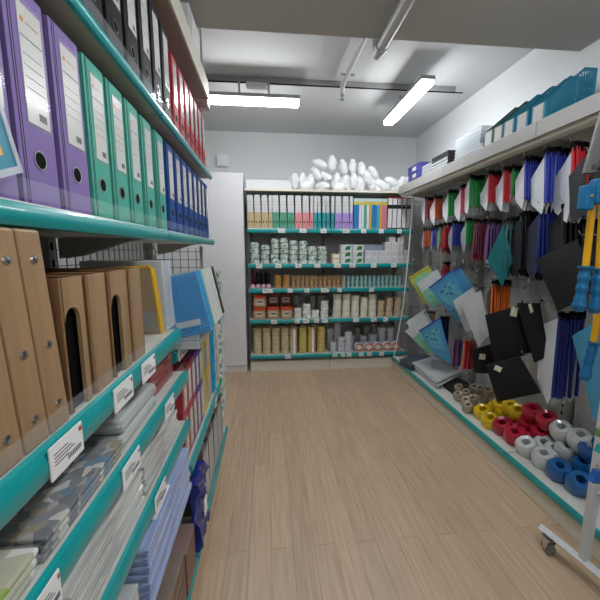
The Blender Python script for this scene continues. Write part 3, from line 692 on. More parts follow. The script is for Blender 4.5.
st('white tape roll in the short stack right of the orange bags', 297.7, 3, .04, .055, 2, M_WT, grp='white rolls on the fourth shelf')
st('white tape roll in the second white stack on the fourth back shelf', 307, 3, .045, .039, 4, M_WT, grp='white rolls on the fourth shelf')
st('white tape roll in the lowest stack, third of the white ones', 316, 3, .042, .042, 2, M_WT, grp='white rolls on the fourth shelf')
st('white tape roll in the fourth white stack on the fourth back shelf', 325.5, 3, .042, .037, 5, M_WT, grp='white rolls on the fourth shelf')
st('grey tape roll in the stack behind the short white one', 297, 3, .036, .055, 4, M_GT2, .2, 'grey rolls behind')
st('grey tape roll behind the lowest white stack', 315, 3, .038, .055, 4, M_GT2, .2, 'grey rolls behind')
st('grey tape roll behind the fourth white stack', 324.5, 3, .045, .055, 4, M_GT2, .2, 'grey rolls behind')
for i, (xc, h, n, r) in enumerate([(339, .064, 4, .047), (348.7, .064, 4, .045), (358.2, .06, 4, .045), (367.5, .055, 4, .04), (376.6, .063, 4, .045)]):
    st('cream masking roll, ' + ORD[i] + ' cream stack from the left', xc, 3, r, h, n, M_CT, grp='cream rolls')
st('grey roll hidden behind the fourth cream stack', 367, 3, .045, .062, 4, M_GT2, .2, 'grey rolls behind')
for i, (xc, h, n) in enumerate([(386, .059, 3), (395, .053, 4), (404.3, .054, 4)]):
    st('beige masking roll, ' + ORD[i] + ' beige stack from the left', xc, 3, .041, h, n, M_BT, grp='beige rolls')
# L5
M_Y1 = mat('amber_clear', '#c8bb94', .2, var=.12, coat=.4); M_Y2 = mat('yellow_clear', '#cab96c', .2, var=.12, coat=.4)
for i, xc in enumerate([256, 265.3, 274.7, 284.2, 293.2, 303, 312.5, 322.5]):
    M = M_Y2 if i >= 5 else M_Y1
    stack('packing_tape_roll', '%s clear amber tape roll in the ' + ORD[i] + ' front tower from the left', 'tape', bx(xc), YF_+.055, btop(4), .045, .0475, 6, [M, M_CORE], 'packing tape towers', jit=.0008)
    if i in (4, 6):
        t = tag(MB().box(-.012, .012, 0, .001, 0, .27).box(.013, .019, 0, .001, 0, .27, 1).build('label_strip', [M_TAG, M_RED], loc=(bx(xc)+.008, YF_+.007, btop(4)+.003)), 'white label strip with red edge on the ' + ORD[i] + ' amber tape tower', 'label', 'label strips on amber towers')
for i, xc in enumerate([258, 269, 281, 293, 305, 317]):
    stack('packing_tape_roll', '%s tape roll in the ' + ORD[i] + ' tower of the row behind the amber towers', 'tape', bx(xc), YF_+.18, btop(4), .045, .0475, 6, [M_Y1, M_CORE], 'packing tape towers behind', jit=.0008)
M_W5 = mat('bluish_white_tape', '#c3c7d0', .35, var=.05)
st('white roll in the nearly hidden short stack, left end of the right lowest shelf', 335.6, 4, .038, .11, 1, M_W5, grp='white rolls on the lowest shelf')
st('white roll in the three high stack on the lowest back shelf', 344, 4, .042, .055, 3, M_W5, grp='white rolls on the lowest shelf')
st('white roll in the four high stack on the lowest back shelf', 351.8, 4, .042, .0565, 4, M_W5, grp='white rolls on the lowest shelf')
st('white roll behind the short left stack', 334, 4, .042, .06, 4, M_W5, .17, 'white rolls behind')
st('white roll in the tallest stack of the lowest shelf', 342, 4, .042, .063, 5, M_W5, .17, 'white rolls behind')
st('white roll in the small stack behind the orange labelled rolls', 358.5, 4, .032, .05, 3, M_W5, .17, 'white rolls behind')
for i, (xc, h, n, r) in enumerate([(370.5, .05, 3, .045), (381, .055, 3, .05), (391, .06, 3, .046), (401, .058, 3, .042)]):
    st('white roll behind the round orange labels, ' + ORD[i] + ' stack from the left', xc, 4, r, h, n + (i > 1), M_W5, .14, 'white rolls behind')
for i, (xc, h, n) in enumerate([(367, .055, 4), (377, .06, 4), (386.5, .065, 4), (396.5, .064, 5), (406, .06, 4)]):
    st('grey white roll at the very back of the lowest shelf, ' + ORD[i] + ' stack', xc, 4, .043, h, n, M_GT2, .26, 'rolls at the very back')
M_OR = mat('orange_label', '#c8632f', .4)
for i, xc in enumerate([362.6, 373.2, 383.3, 393.3, 403]):
    t = thing('round_tape_roll', 'roll lying on its side with a round orange and white label, ' + ORD[i] + ' of five', 'tape', (bx(xc), YF_+.01, btop(4)+.05), group='rolls with round orange labels')
    MB().lathe([(.0495, 0), (.05, .002), (.05, .046), (.0495, .048)], 26, axis='y').build('roll', M_W5, t, smooth=True)
    MB().lathe([(.028, -.0012), (.046, -.0012), (.046, -.0002), (.028, -.0002)], 26, axis='y', closed=True).build('label_ring', M_OR, t)
    m = MB().lathe([(.0001, -.0012), (.028, -.0012), (.028, -.0002)], 22, axis='y').box(-.044, .044, -.002, -.0013, -.007, .006).box(-.03, .012, -.002, -.0013, .009, .022); m.build('label_centre', mat('label_white', '#d8d6d0', .4), t)

# top of the back shelving: carton and foam filled bags
ZT = 1.907
t = thing('flat_carton', 'long flat white carton lying on top of the back shelving at its left end', 'box', (-.2, BY+.05, ZT))
MB().box(0, .46, 0, .3, 0, .05).build('lower_carton', M_CARTW, t, bevel=.002)
MB().box(0, .45, .02, .3, .051, .095).build('upper_carton', M_CARTW, t, bevel=.002)
M_FOAM = mat('foam_bag', '#e8ebee', .35, var=.03, scale=40, bump=.5, alpha=1)
fo = [(62,145,0),(95,140,0),(128,145,15),(165,75,-70),(150,110,-35),(190,120,-60),(215,70,0),(178,162,90),(235,135,25),(262,85,-15),(268,145,20),(305,78,5),(308,140,0),(343,90,-8),(345,150,0),(390,105,-40),(385,145,-15),(405,162,-60),(430,155,-60),(455,168,-75),(485,165,-20),(515,150,15),(540,140,40),(325,165,10),(110,165,70),(250,165,80),(410,135,-50),(470,140,-65),(500,172,85),(290,150,0),(365,125,-20)]
fme = None
def blob_mesh():
    m = MB(); pr = []
    for k in range(11):
        a = math.pi*k/10; pr.append((max(.0001, .043*math.sin(a)**.7*(1+.06*math.sin(5*a))), -.078*math.cos(a)))
    m.lathe(pr, 14); r2 = random.Random(3)
    m.v = [(x*(1+.16*math.sin(z*90+y*60)+r2.uniform(-.09, .09)), y*(1+.14*math.sin(z*70+x*80)+r2.uniform(-.09, .09)), z+.004*math.sin(x*200)) for x, y, z in m.v]
    return m
for i, (u, v_, rt) in enumerate(fo):
    xs = 280+u/4.286; ysc = 150+v_/4.286
    yy = BY+.07+.02*(i % 3)
    X = bx(xs)*1.02; Z = 1.3 + (250-ysc)/335*(BY+.09)*.985
    lb = 'white foam filled bag in the heap on top of the back shelving, ' + ORD[min(i, 19)] + ' from the left' if False else None
    if i == 0:
        f0 = blob_mesh().build('foam_bag', M_FOAM, smooth=True); o = f0
    else: o = dup(f0)
    o.location = (X, yy, max(Z, ZT + (.078 if abs(rt) < 30 else .045))); o.rotation_euler = (R(rnd.uniform(-8, 8)), R(rt), R(rnd.uniform(-30, 30)))
    tag(o, 'x', 'foam bag', 'foam filled bags on the back shelving'); o['_x'] = X; o['_z'] = o.location.z
hs = sorted([o for o in bpy.data.objects if o.name.startswith('foam_bag')], key=lambda o: o['_x'])
for i, o in enumerate(hs):
    rowz = 'raised on the others' if o['_z'] > ZT+.12 else 'resting on the board'
    side = 'first ' if i == 0 else ''
    o['label'] = 'white foam filled bag, number %s from the left in the heap, %s' % ((ORD + ['twenty-first', 'twenty-second', 'twenty-third', 'twenty-fourth', 'twenty-fifth', 'twenty-sixth', 'twenty-seventh', 'twenty-eighth', 'twenty-ninth', 'thirtieth', 'thirty-first', 'thirty-second'])[i], rowz)
    del o['_x']; del o['_z']
# slanting white cable at the right end of the back shelving
t = thing('hanging_cable', 'slim white cord hanging down the right end of the back shelving', 'cord', (0, 0, 0))
MB().tube([(bx(412), BY-.03, 1.87), (bx(409.5), BY-.035, 1.3), (bx(406.5), BY-.035, .7), (bx(399), BY-.03, .14)], .006).build('cord', M_WHITE, t, smooth=True)
# wire divider between back and right displays
t = thing('wire_divider', 'pale wire grid panel standing between the back shelving and the right display', 'grid', (1.40, BY-.012, .1))
m = MB(); 
for k in range(7): m.box(k*.05-.0015, k*.05+.0015, 0, .003, 0, 1.72)
for k in range(35): m.box(-.0015, .3015, -.0035, -.0005, k*.05, k*.05+.003)
m.build('grid', M_WIRE, t)
# ================================================================ RIGHT DISPLAY
_cp, _sp = math.cos(PITCH), math.sin(PITCH); _cy, _sy = math.cos(YAW), math.sin(YAW)
_fw = Vector((_sy*_cp, _cy*_cp, -_sp)); _rt = Vector((_cy, -_sy, 0)); _up = Vector((_sy*_sp, _cy*_sp, _cp))
EYE = Vector((0, 0, CAM_H))
def ray(x, y): return _fw + _rt*((x-300)/FPX) + _up*((300-y)/FPX)
def onX(x, y, X): r = ray(x, y); return EYE + r*(X/r.x)
def onY(x, y, Y): r = ray(x, y); return EYE + r*(Y/r.y)
def onZ(x, y, Z): r = ray(x, y); return EYE + r*((Z-CAM_H)/r.z)

# ---- teal magazine racks on the canopy
ZC = 1.903
M_TL = mat('teal_plastic', '#15809f', .3, var=.05, alpha=1); M_TG = mat('dark_green_plastic', '#1c5a52', .3)
def rack(Y, M, label):
    t = thing('magazine_rack', label, 'file rack', (1.385, Y, ZC), group='plastic magazine racks on the right canopy')
    m = MB(); H = .29; D = .26
    def top(x): return .13 + (H-.13)*min(1, x/.19)
    def side(y0, y1):
        m.prism([(0, 0), (D, 0), (D, .03), (0, .03)], y0, y1, 'y')
        m.prism([(0, .0301), (.012, .0301), (.012, top(.012)), (0, top(0))], y0, y1, 'y')
        m.prism([(D-.012, .0301), (D, .0301), (D, H), (D-.012, H)], y0, y1, 'y')
        m.prism([(.012, top(.012)-.016), (.19, H-.016), (D-.012, H-.016), (D-.012, H), (.19, H), (.012, top(.012))], y0, y1, 'y')
        x = .012
        k = 0
        while x < D-.014:
            zt = top(x+.003)-.016
            m.box(x, x+.0075, y0+.0003, y1-.0003, .0301, zt); x += .0135; k += 1
        z = .07
        while z < H-.03:
            xs = 0 if z < .12 else (z-.12)/(H-.13)*.19
            if xs < D-.03: m.box(xs+.012, D-.012, y0+.0005, y1-.0005, z, z+.007)
            z += .04
    side(0, .002); side(.083, .085)
    m.box(0, D, .002, .083, 0, .002).box(D-.002, D, .002, .083, .002, H).box(0, .002, .002, .083, .002, .128)
    m.build('rack_body', M, t)
    MB().box(-.0015, -.0003, .012, .073, .03, .125).build('front_label', M_CARD, t)
    MB().box(-.003, -.0018, .006, .079, .02, .128).build('clear_wrap', M_CLEAR, t)
    return t
for i, (Y, M, l) in enumerate([(1.66, M_TL, 'teal slotted magazine rack, nearest of the row on the right canopy'), (1.77, M_TL, 'teal slotted magazine rack, second of the row on the right canopy'), (1.87, M_TL, 'teal slotted magazine rack, third of the row on the right canopy'), (1.96, M_TG, 'dark green magazine rack, nearer of the two green ones'), (2.05, M_TG, 'dark green magazine rack, far end of the row')]): rack(Y, M, l)
def canopy_box(name, label, cat, Y, w, x0, d, z, h, M, group, extra=None, rx=0):
    t = thing(name, label, cat, (x0, Y, z), rot=(0, 0, R(rx)), group=group)
    MB().box(0, d, 0, w, 0, h).build('body', M, t, bevel=.003)
    if extra: extra(t, w, d, h)
    return t
M_CB = mat('clear_tray_plastic', '#dfe6ea', .1, alpha=.45, var=.1)
def tray_extra(t, w, d, h): MB().box(-.004, .0-.0003, -.002, w+.002, h-.004, h).box(0, d, -.003, -.0003, h-.004, h).build('rim', M_CLEAR2, t)
for i in range(9): canopy_box('clear_tray', 'clear plastic tray, ' + ORD[i] + ' from the bottom of the tall stack beside the file racks', 'tray', 2.2+.006*i, .30, 1.40+.004*i, .22, ZC+.0245*i, .022, M_CB, 'clear trays', tray_extra, 0)
for i in range(3): canopy_box('clear_bag_pack', 'clear plastic pack, ' + ORD[i] + ' from the bottom of the low stack at the canopy edge', 'pack', 2.14, .05, 1.385, .25, ZC+.026*i, .024, M_CB, 'low clear packs', tray_extra)
def fold_extra(t, w, d, h): MB().box(-.003, -.0003, .0, w, .002, h-.002).build('spine', mat('clear_edge', '#aeb4b8', .2), t)
for i in range(7): canopy_box('dark_folder', 'charcoal folder with pale edge, ' + ORD[i] + ' from the bottom of its stack on the right canopy', 'folder', 2.58, .26, 1.39+.003*(i % 2), .24, ZC+.0225*i, .02, mat('charcoal_plastic', '#2c2e33', .4), 'charcoal folders', fold_extra if i < 5 else None)
for i in range(6): canopy_box('pale_folder', 'pale grey folder, ' + ORD[i] + ' from the bottom of the stack between the charcoal and the blue', 'folder', 2.85, .16, 1.39, .24, ZC+.0225*i, .02, mat('pale_folder', '#9aa2ab', .35), 'pale grey folders', fold_extra)
def blue_extra(t, w, d, h):
    MB().box(-.0015, -.0003, w*.35, w*.62, h*.2, h*.8).build('front_label', M_CARD, t)
    MB().box(-.004, d, -.002, w+.002, h, h+.006).build('lid', mat('indigo_box', '#3a3f8d', .35), t, bevel=.001)
for i in range(3): canopy_box('indigo_box', 'indigo blue storage box on the far end of the right canopy, ' + ['lowest', 'middle', 'topmost'][i] + ' of three', 'box', 3.03+.01*i, .27, 1.39, .24, ZC+.062*i, .055, mat('indigo_box', '#3a3f8d', .35), 'indigo boxes', blue_extra)

# ---- hanging bunches of zip pouches
M_PW = mat('pouch_white', '#e4e9ef', .3, alpha=.9, var=.06); M_PG = mat('pouch_grey', '#a5acb4', .3, alpha=.85, var=.1)
hooks = {}
def hook(X, Y, Z, label):
    t = thing('display_hook', label, 'hook', (1.70, Y, Z), group='wire display hooks')
    L_ = 1.70 - X
    key = round(L_, 2)
    MB().tube([(0, 0, 0), (-L_, 0, .004), (-L_-.012, 0, .022)], .0025, 6).build('prong', M_CHROME, t)
    MB().box(-.006, 0, -.012, .012, -.02, .02).build('back_clip', M_CHROME, t)
def pouch_proto(key, zipM, bodyM, L_, W):
    t = thing('zip_pouch', 'x', 'pouch')
    b = MB().prism([(.004, -.02), (W, -.02-W*.45), (W*.92, -L_*.88), (.03, -L_-.05), (.004, -L_)], -.002, .002, 'x').build('pouch_body', bodyM, t, bevel=.0015)
    MB().box(-.0042, .0042, -.012, .0038, -L_, -.012).build('zip_strip', zipM, t, bevel=.001)
    m = MB().box(-.005, .005, -.016, .008, -.0115, .01).box(-.002, .002, -.02, -.0125, -.03, .0); m.build('zip_puller', M_BLACK, t, bevel=.001)
    return t
def bunch(sx, sy, X, n, pitch, L_, W, zipc, bodyM, label, tilt=-6, yaw=-7, spread=9, hk=True, matn=None):
    """n pouches on one hook; (sx, sy): where the hook tip shows"""
    p0 = onX(sx, sy, X); zm = mat('zip_' + zipc[0], zipc[1], .4, var=.08)
    grp = label[:60]
    if hk: hook(X-.01, p0.y, p0.z+.012, 'wire hook holding ' + label)
    pr = None
    for i in range(n):
        f = (i/(n-1)-.5) if n > 1 else 0
        rot = (R(tilt+rnd.uniform(-2.5, 2.5)+f*3), 0, R(yaw + f*spread*2 + rnd.uniform(-3, 3)))
        loc = (X + i*pitch, p0.y + rnd.uniform(-.006, .006), p0.z + rnd.uniform(-.006, .004))
        lb = label.replace('pouches', 'pouch', 1).replace('zips', 'zip', 1).replace(' edges', ' edge', 1) + ', ' + ORD[i] + ' from aisle'
        if pr is None:
            pr = pouch_proto(label, zm, bodyM, L_, W); pr.location = loc; pr.rotation_euler = rot; pr['label'] = lb; pr['group'] = grp; pr0 = pr
        else: dup(pr0, loc, rot, lb, grp)
RD = ('red', '#c81f2c'); OG = ('orange', '#e8622a'); GN = ('green', '#23a04c'); BL = ('blue', '#2436a5'); PK = ('pink', '#d24a66'); NV = ('navy', '#1d2a78'); MR = ('maroon', '#6c2238'); PU = ('purple', '#5a2f6b'); BK = ('black', '#15161a'); YO = ('amber', '#d98a1f')
M_FP = mat('fabric_pink', '#b23a58', .8); M_FM = mat('fabric_maroon', '#4a1d2c', .8, var=.2); M_FPU = mat('fabric_purple', '#7f5590', .8); M_FBK = mat('fabric_black', '#0b0c0f', .85, var=.25); M_FNV = mat('fabric_navy', '#151c38', .85, var=.25); M_FTE = mat('fabric_teal', '#0d6f73', .8); M_FRED = mat('fabric_red', '#8c1722', .7)
XF = 1.44
# top row, far to near
bunch(426, 198, XF, 4, .02, .19, .11, RD, M_PW, 'white pouches with red zips in the farthest top row bunch', yaw=2)
bunch(435, 197, XF, 4, .018, .19, .12, OG, M_PW, 'white pouches with orange zips in the top row', yaw=2)
bunch(449, 191, XF, 5, .016, .19, .13, GN, M_PW, 'white pouches with green zips in the small far top row bunch', yaw=-2)
bunch(462, 186, XF, 4, .014, .2, .13, PK, M_PW, 'white pouches with pink zips in the top row', yaw=-2)
bunch(470, 177, XF, 7, .016, .21, .17, GN, M_PW, 'white pouches with green zips in the large top row bunch', yaw=-4)
bunch(489, 173, XF, 6, .014, .19, .16, RD, M_PW, 'white pouches with red zips just right of the large green bunch')
bunch(504, 169, XF, 6, .014, .2, .13, RD, M_PW, 'white pouches with red zips just left of the far blue zips')
bunch(514, 167, XF+.03, 4, .014, .16, .12, GN, M_PW, 'white pouches with green zips tucked behind the near red zips')
bunch(526, 159, XF-.02, 8, .0135, .22, .13, BL, M_PW, 'white pouches with blue zips in the far top row bunch')
bunch(546, 150, XF-.04, 9, .0155, .26, .15, BL, M_PW, 'white pouches with blue zips in the large near top row bunch')
bunch(573, 145, XF-.03, 7, .013, .30, .17, RD, M_PW, 'white pouches with red zips behind the dark sheet, top row', yaw=-10)
# second row
bunch(424, 229, XF, 5, .022, .16, .09, OG, M_PG, 'grey pouches with orange zips fanning out in the second row')
bunch(433, 226, XF, 4, .018, .17, .10, BL, M_PG, 'grey pouches with blue zips in the small far second row bunch')
bunch(440, 225, XF+.02, 2, .014, .17, .10, GN, M_PG, 'grey pouches with green zips in the thin second row bunch')
bunch(444, 224, XF, 5, .018, .19, .11, RD, M_FRED, 'dark red pouches with red zips in the second row')
bunch(453, 222, XF, 6, .016, .18, .13, BL, M_PG, 'grey pouches with blue zips between red and green, second row')
bunch(467, 219, XF, 5, .014, .18, .12, GN, M_PG, 'grey pouches with green zips in the thick second row bunch')
bunch(475, 221, XF, 7, .016, .23, .15, MR, M_FP, 'pink cloth pouches with maroon edges in the second row', yaw=-20)
bunch(489, 221, XF, 6, .016, .24, .15, PU, M_FPU, 'lilac cloth pouches with dark purple edges in the second row', yaw=-20)
bunch(508, 219, XF, 5, .015, .30, .16, ('deep teal', '#0b4a50'), M_FTE, 'teal cloth pouches with dark edges in the second row', yaw=-20)
bunch(521, 214, XF, 9, .014, .31, .15, BK, M_FBK, 'black cloth pouches in the far black bunch of the second row')
bunch(541, 208, XF-.02, 9, .014, .33, .16, NV, M_FNV, 'navy cloth pouches in the dark bunch of the second row')
bunch(563, 205, XF-.02, 9, .014, .30, .15, BK, M_FBK, 'black cloth pouches in the near black bunch of the second row')
bunch(583, 222, 1.50, 6, .014, .28, .15, BK, M_FBK, 'black cloth pouches under the dark grey sheet')
# third row
bunch(444, 263, 1.52, 4, .015, .14, .08, RD, M_FRED, 'dark red pouches behind the map bags')
bunch(493, 282, 1.44, 9, .014, .2, .12, ('bright orange', '#e06a1c'), mat('pouch_dark', '#4a2f24', .5), 'dark pouches with bright orange zips beside the white bags', yaw=-15)
bunch(428, 312, 1.52, 4, .02, .16, .09, YO, M_PW, 'white pouches with amber zips behind the lower far bags')
bunch(441, 318, 1.55, 5, .016, .26, .1, NV, M_PG, 'grey pouches with navy zips behind the lower blue map bags')
bunch(455, 270, 1.55, 5, .016, .20, .1, BL, M_PG, 'grey pouches with blue zips behind the upper blue map bags')
bunch(559, 314, 1.47, 9, .0165, .44, .16, NV, M_PW, 'long clear pouches with navy zips hanging by the near slotted post', tilt=-2, yaw=-10, spread=6)
# striped pencil pouches
def pencil_bunch(sx, sy, X, n, c, label):
    p0 = onX(sx, sy, X); hook(X-.01, p0.y, p0.z+.01, 'wire hook holding ' + label)
    m = wm = None
    base = None
    for i in range(n):
        if True:
            c = c[1:] + c[:1]
            base = thing('striped_pouch', 'x', 'pouch')
            mm = MB(); w_ = .018
            for q in range(5): mm.box(-.005, .005, -.04+q*.016, -.04+q*.016+.0159, -.21, -.02, q)
            mm.build('striped_body', [mat('stripe_'+h, h, .8) for h in c], base)
            MB().box(-.006, .006, -.012, .01, -.0195, .004).build('top_knot', mat('stripe_'+c[0], c[0], .8), base, bevel=.003)
            MB().box(-.0055, -.0045, -.015, .005, -.075, -.035).build('paper_tag', M_TAG, base)
            o = base
        else: o = dup(base)
        o.location = (X+i*.018, p0.y, p0.z); o.rotation_euler = (R(-3), 0, R(-40+rnd.uniform(-5, 5))); o['label'] = label.replace('pouches', 'pouch') + ', ' + ORD[i] + ' from aisle'; o['group'] = label[:50]
pencil_bunch(455, 340, 1.48, 4, ['#5a4390', '#8e4462', '#3c4a96', '#a05a6a', '#4a3b7e'], 'purple and blue striped pencil pouches beside the map bags')
pencil_bunch(465, 341, 1.46, 5, ['#b3273a', '#d0672c', '#a31f4d', '#c94a30', '#8c1c2c'], 'red and orange striped pencil pouches above the twine rolls')

# ---- large bags facing the aisle, hanging askew
def face_bag(name, label, cat, corners, X0, yaw, M, thick=.006, inset=None, tagrect=None, group=None, dark_edge=None, hang=True, bulge=.006):
    """corners: four points seen in the photo, clockwise from the left one; the bag hangs in an upright plane through depth X0"""
    cxm = sum(c[0] for c in corners)/4; cym = sum(c[1] for c in corners)/4
    C = onX(cxm, cym, X0); a = R(yaw); ux = Vector((math.cos(a), math.sin(a), 0)); nn = Vector((-math.sin(a), math.cos(a), 0))
    def loc2(x, y):
        r = ray(x, y); p = EYE + r*((C-EYE).dot(nn)/r.dot(nn)); return (p-C).dot(ux), p.z-C.z
    q = [loc2(*c) for c in corners]
    t = thing(name, label, cat, C, a, group)
    def grid(q, y0, th, bul, n=8):
        m = MB(); vs = []
        for side in (0, 1):
            for j in range(n+1):
                for i in range(n+1):
                    u, v = i/n, j/n
                    x = (q[0][0]*(1-u)+q[1][0]*u)*(1-v)+(q[3][0]*(1-u)+q[2][0]*u)*v
                    z = (q[0][1]*(1-u)+q[1][1]*u)*(1-v)+(q[3][1]*(1-u)+q[2][1]*u)*v
                    b_ = bul*math.sin(math.pi*u)*math.sin(math.pi*v)+.002*math.sin(u*9+v*5)
                    vs.append((x, y0 - b_ if side == 0 else y0 + th + (b_ if bul > .003 else -b_), z))
        fs = []; K_ = (n+1)**2
        for j in range(n):
            for i in range(n):
                a_ = j*(n+1)+i; f = (a_, a_+n+1, a_+n+2, a_+1); fs.append(f); fs.append(tuple(k+K_ for k in f[::-1]))
        for i in range(n):
            for (p_, q_) in ((i, i+1), (n*(n+1)+i+1, n*(n+1)+i), ((i+1)*(n+1), i*(n+1)), (i*(n+1)+n, (i+1)*(n+1)+n)): fs.append((p_, q_, q_+K_, p_+K_))
        m.add(vs, fs); return m
    grid(q, 0, thick, bulge).build('bag_body', M, t, smooth=True)
    def lerp(u, v):
        x = (q[0][0]*(1-u)+q[1][0]*u)*(1-v)+(q[3][0]*(1-u)+q[2][0]*u)*v
        z = (q[0][1]*(1-u)+q[1][1]*u)*(1-v)+(q[3][1]*(1-u)+q[2][1]*u)*v
        return x, z
    if inset:
        (u0, u1, v0, v1), Mi = inset
        qi = [lerp(u0, v0), lerp(u1, v0), lerp(u1, v1), lerp(u0, v1)]
        grid(qi, -bulge-.0045, .001, .001, 4).build('printed_panel', Mi, t)
    if tagrect:
        tx = [loc2(*c) for c in tagrect]
        grid(tx, -bulge-.012, .0012, .0005, 2).build('paper_tag', mat('cream_tag', '#cfccb8', .5), t)
    if dark_edge:
        x0, z0 = lerp(0, 0); x1, z1 = lerp(1, 0)
        MB().tube([(x0, -.001, z0), (x1, -.001, z1)], .006, 6).build('zip_edge', dark_edge, t)
    if hang:
        x1, z1 = q[1]; x0, z0 = q[0]; s = 1
        MB().tube([(x1, .003, z1-.004), (x1+.005, .003, z1+.012), (x1+.012, .01, z1+.02)], .004, 6).build('hanging_loop', M_BLACK, t)
        p = C + ux*(x1+.012) + nn*.01 + Vector((0, 0, z1+.02))
        if p.x < 1.66: hook(p.x, p.y, p.z-.004, 'wire hook holding ' + label)
    return t
P_MAP = print_mat('map_print_blue', ['#5aa3bd', '#4f9ab8', '#66abc2', '#5aa3bd', '#3d6f86', '#58a0bb', '#62a8c0'], 60, .3)
P_MAPY = mat('bag_yellow_green', '#b7bd4a', .35); M_GI = mat('inset_mint', '#7fc3a2', .4, var=.2); M_BB = mat('bag_blue_mesh', '#4a93bf', .35, var=.1); M_WB = mat('bag_white', '#c3c9cb', .35, var=.06)
MZ_B = mat('zip_blue', '#2436a5'); 
face_bag('document_bag', 'yellow green zip bag with mint panel, farthest upper document bag', 'bag', [(409, 278), (429, 266), (444, 292), (424, 304)], 1.44, -45, P_MAPY, inset=((.15, .9, .12, .9), M_GI), dark_edge=mat('zip_yellow', '#c9b93a'))
face_bag('document_bag', 'white zip bag with mint green panel, right of the yellow green bag', 'bag', [(417, 283), (437, 269), (452, 296), (432, 311)], 1.42, -45, M_WB, inset=((.05, .7, .35, .95), M_GI))
face_bag('map_bag', 'blue zip bag with dark lettering, behind the front upper blue bag', 'bag', [(449, 273), (461, 267), (477, 295), (463, 305)], 1.50, -45, M_BB, dark_edge=MZ_B)
face_bag('map_bag', 'light blue zip bag with dark printed marks, front of the upper pair', 'bag', [(429, 288), (451, 271), (473, 305), (458, 323)], 1.41, -45, M_BB, inset=((.12, .88, .2, .8), P_MAP), dark_edge=MZ_B)
face_bag('white_bag', 'plain white bag, left and behind in the pair beside the orange zips', 'bag', [(453, 301), (473, 287), (489, 318), (466, 333)], 1.42, -45, M_WB)
face_bag('white_bag', 'plain white bag, right and front in the pair beside the orange zips', 'bag', [(461, 303), (481, 290), (490, 334), (478, 347)], 1.39, -45, M_WB)
face_bag('document_bag', 'white zip bag at the back of the lower far pair', 'bag', [(406, 322), (425, 309), (440, 336), (424, 350)], 1.46, -45, M_WB)
face_bag('document_bag', 'white zip bag with mint green panel, beside the lower blue bag', 'bag', [(405, 331), (424, 314), (441, 346), (431, 357)], 1.43, -45, M_WB, inset=((.05, .7, .3, .9), M_GI))
face_bag('map_bag', 'blue zip bag with dark printed marks in the lower row', 'bag', [(419, 331), (440, 318), (453, 366), (434, 354)], 1.42, -45, M_BB, inset=((.12, .85, .15, .7), P_MAP), dark_edge=MZ_B)
face_bag('teal_bag', 'teal cloth bag with a pale round badge, pointed corner towards the aisle', 'bag', [(487, 260), (503, 224), (513, 260), (502, 287)], 1.41, -45, M_FTE)
C_ = onX(489, 261, 1.395)
face_bag('black_bag', 'large black bag behind the one with the cream tag', 'bag', [(517, 303), (540, 303), (549, 356), (534, 363)], 1.45, -40, M_FBK, tagrect=[(528, 304), (531, 302.5), (533.5, 311), (530.5, 313)])
face_bag('black_bag', 'large square black bag with a cream paper tag at its top corner', 'bag', [(485, 315), (520, 305), (534, 352), (495, 365)], 1.40, -40, M_FBK, tagrect=[(512, 306), (519, 307), (516.5, 316.5), (510, 315)], bulge=.012)
face_bag('black_bag', 'small black bag with white tag beside the red striped pouches', 'bag', [(472, 350), (494, 343), (499, 374), (474, 373)], 1.47, -40, M_FBK, tagrect=[(480, 353), (486, 353.5), (485.5, 359), (479, 358.5)])
face_bag('black_bag', 'black bag drooping onto the deck with a tilted white tag', 'bag', [(486, 366), (520, 357), (541, 393), (497, 402)], 1.375, -40, M_FBK, tagrect=[(496, 363.5), (503, 366), (500.5, 371), (494, 368)], bulge=.02, thick=.02)
face_bag('black_bag', 'very large dark bag hanging as a diamond below the dark grey sheet', 'bag', [(535, 260), (577, 239), (600, 288), (558, 312)], 1.38, -40, mat('fabric_black_sheen', '#101215', .6, var=.2), bulge=.012)
face_bag('grey_sheet_bag', 'dark grey bag hanging in front of the nearest red zips', 'bag', [(569, 176), (585, 156), (589, 212), (571, 224)], 1.37, -30, mat('fabric_charcoal', '#34363a', .8))
face_bag('plastic_sheet', 'translucent pale blue plastic bag near the slotted post', 'bag', [(572, 336), (606, 316), (606, 400), (594, 422)], 1.46, -40, mat('pale_blue_plastic', '#4f9fc4', .25, alpha=.85), hang=False)
t = thing('round_badge', 'small pale round badge on the corner of the teal bag', 'badge', onX(489.5, 261, 1.385), R(-45))
MB().lathe([(.0001, -.001), (.017, -.001), (.018, .001)], 16, axis='y').build('disc', M_TAG, t)

# ---- goods on the right deck
ZD = .1445
def deck_stack(name, label, corners, z, n, th, M, grp, extra=None):
    P = [onZ(x, y, z) for x, y in corners]; c = sum(P, Vector())/4
    for i in range(n):
        t = thing(name, label % ('lowest' if i == 0 else ('topmost' if i == n-1 else ORD[i] + ' from the bottom')), 'bag', (c.x+rnd.uniform(-.006, .006), c.y+rnd.uniform(-.01, .01), ZD + i*(th+.002)), R(rnd.uniform(-4, 4)), grp)
        MB().prism([(p.x-c.x, p.y-c.y) for p in P], .0, th, 'z').build('bag_body', M, t, bevel=.003)
        if extra and i == n-1: extra(t, P, c, th)
def lines(t, P, c, th):
    m = MB()
    for k in range(5): m.box(-.04, .04-.008*k, -.06+.02*k, -.055+.02*k, th+.0003, th+.0008)
    m.build('dark_print', M_INK, t)
deck_stack('flat_white_bag', '%s of the flat white bags on the deck below the blue bag', [(412, 364), (434, 358), (462, 373), (438, 384)], .19, 6, .0085, M_WB, 'white bags on the deck', lines)
def redlip(t, P, c, th): MB().box(-.2, -.17, -.1, .1, th+.0003, th+.003).build('red_edge', mat('magenta_edge', '#a34668', .4), t)
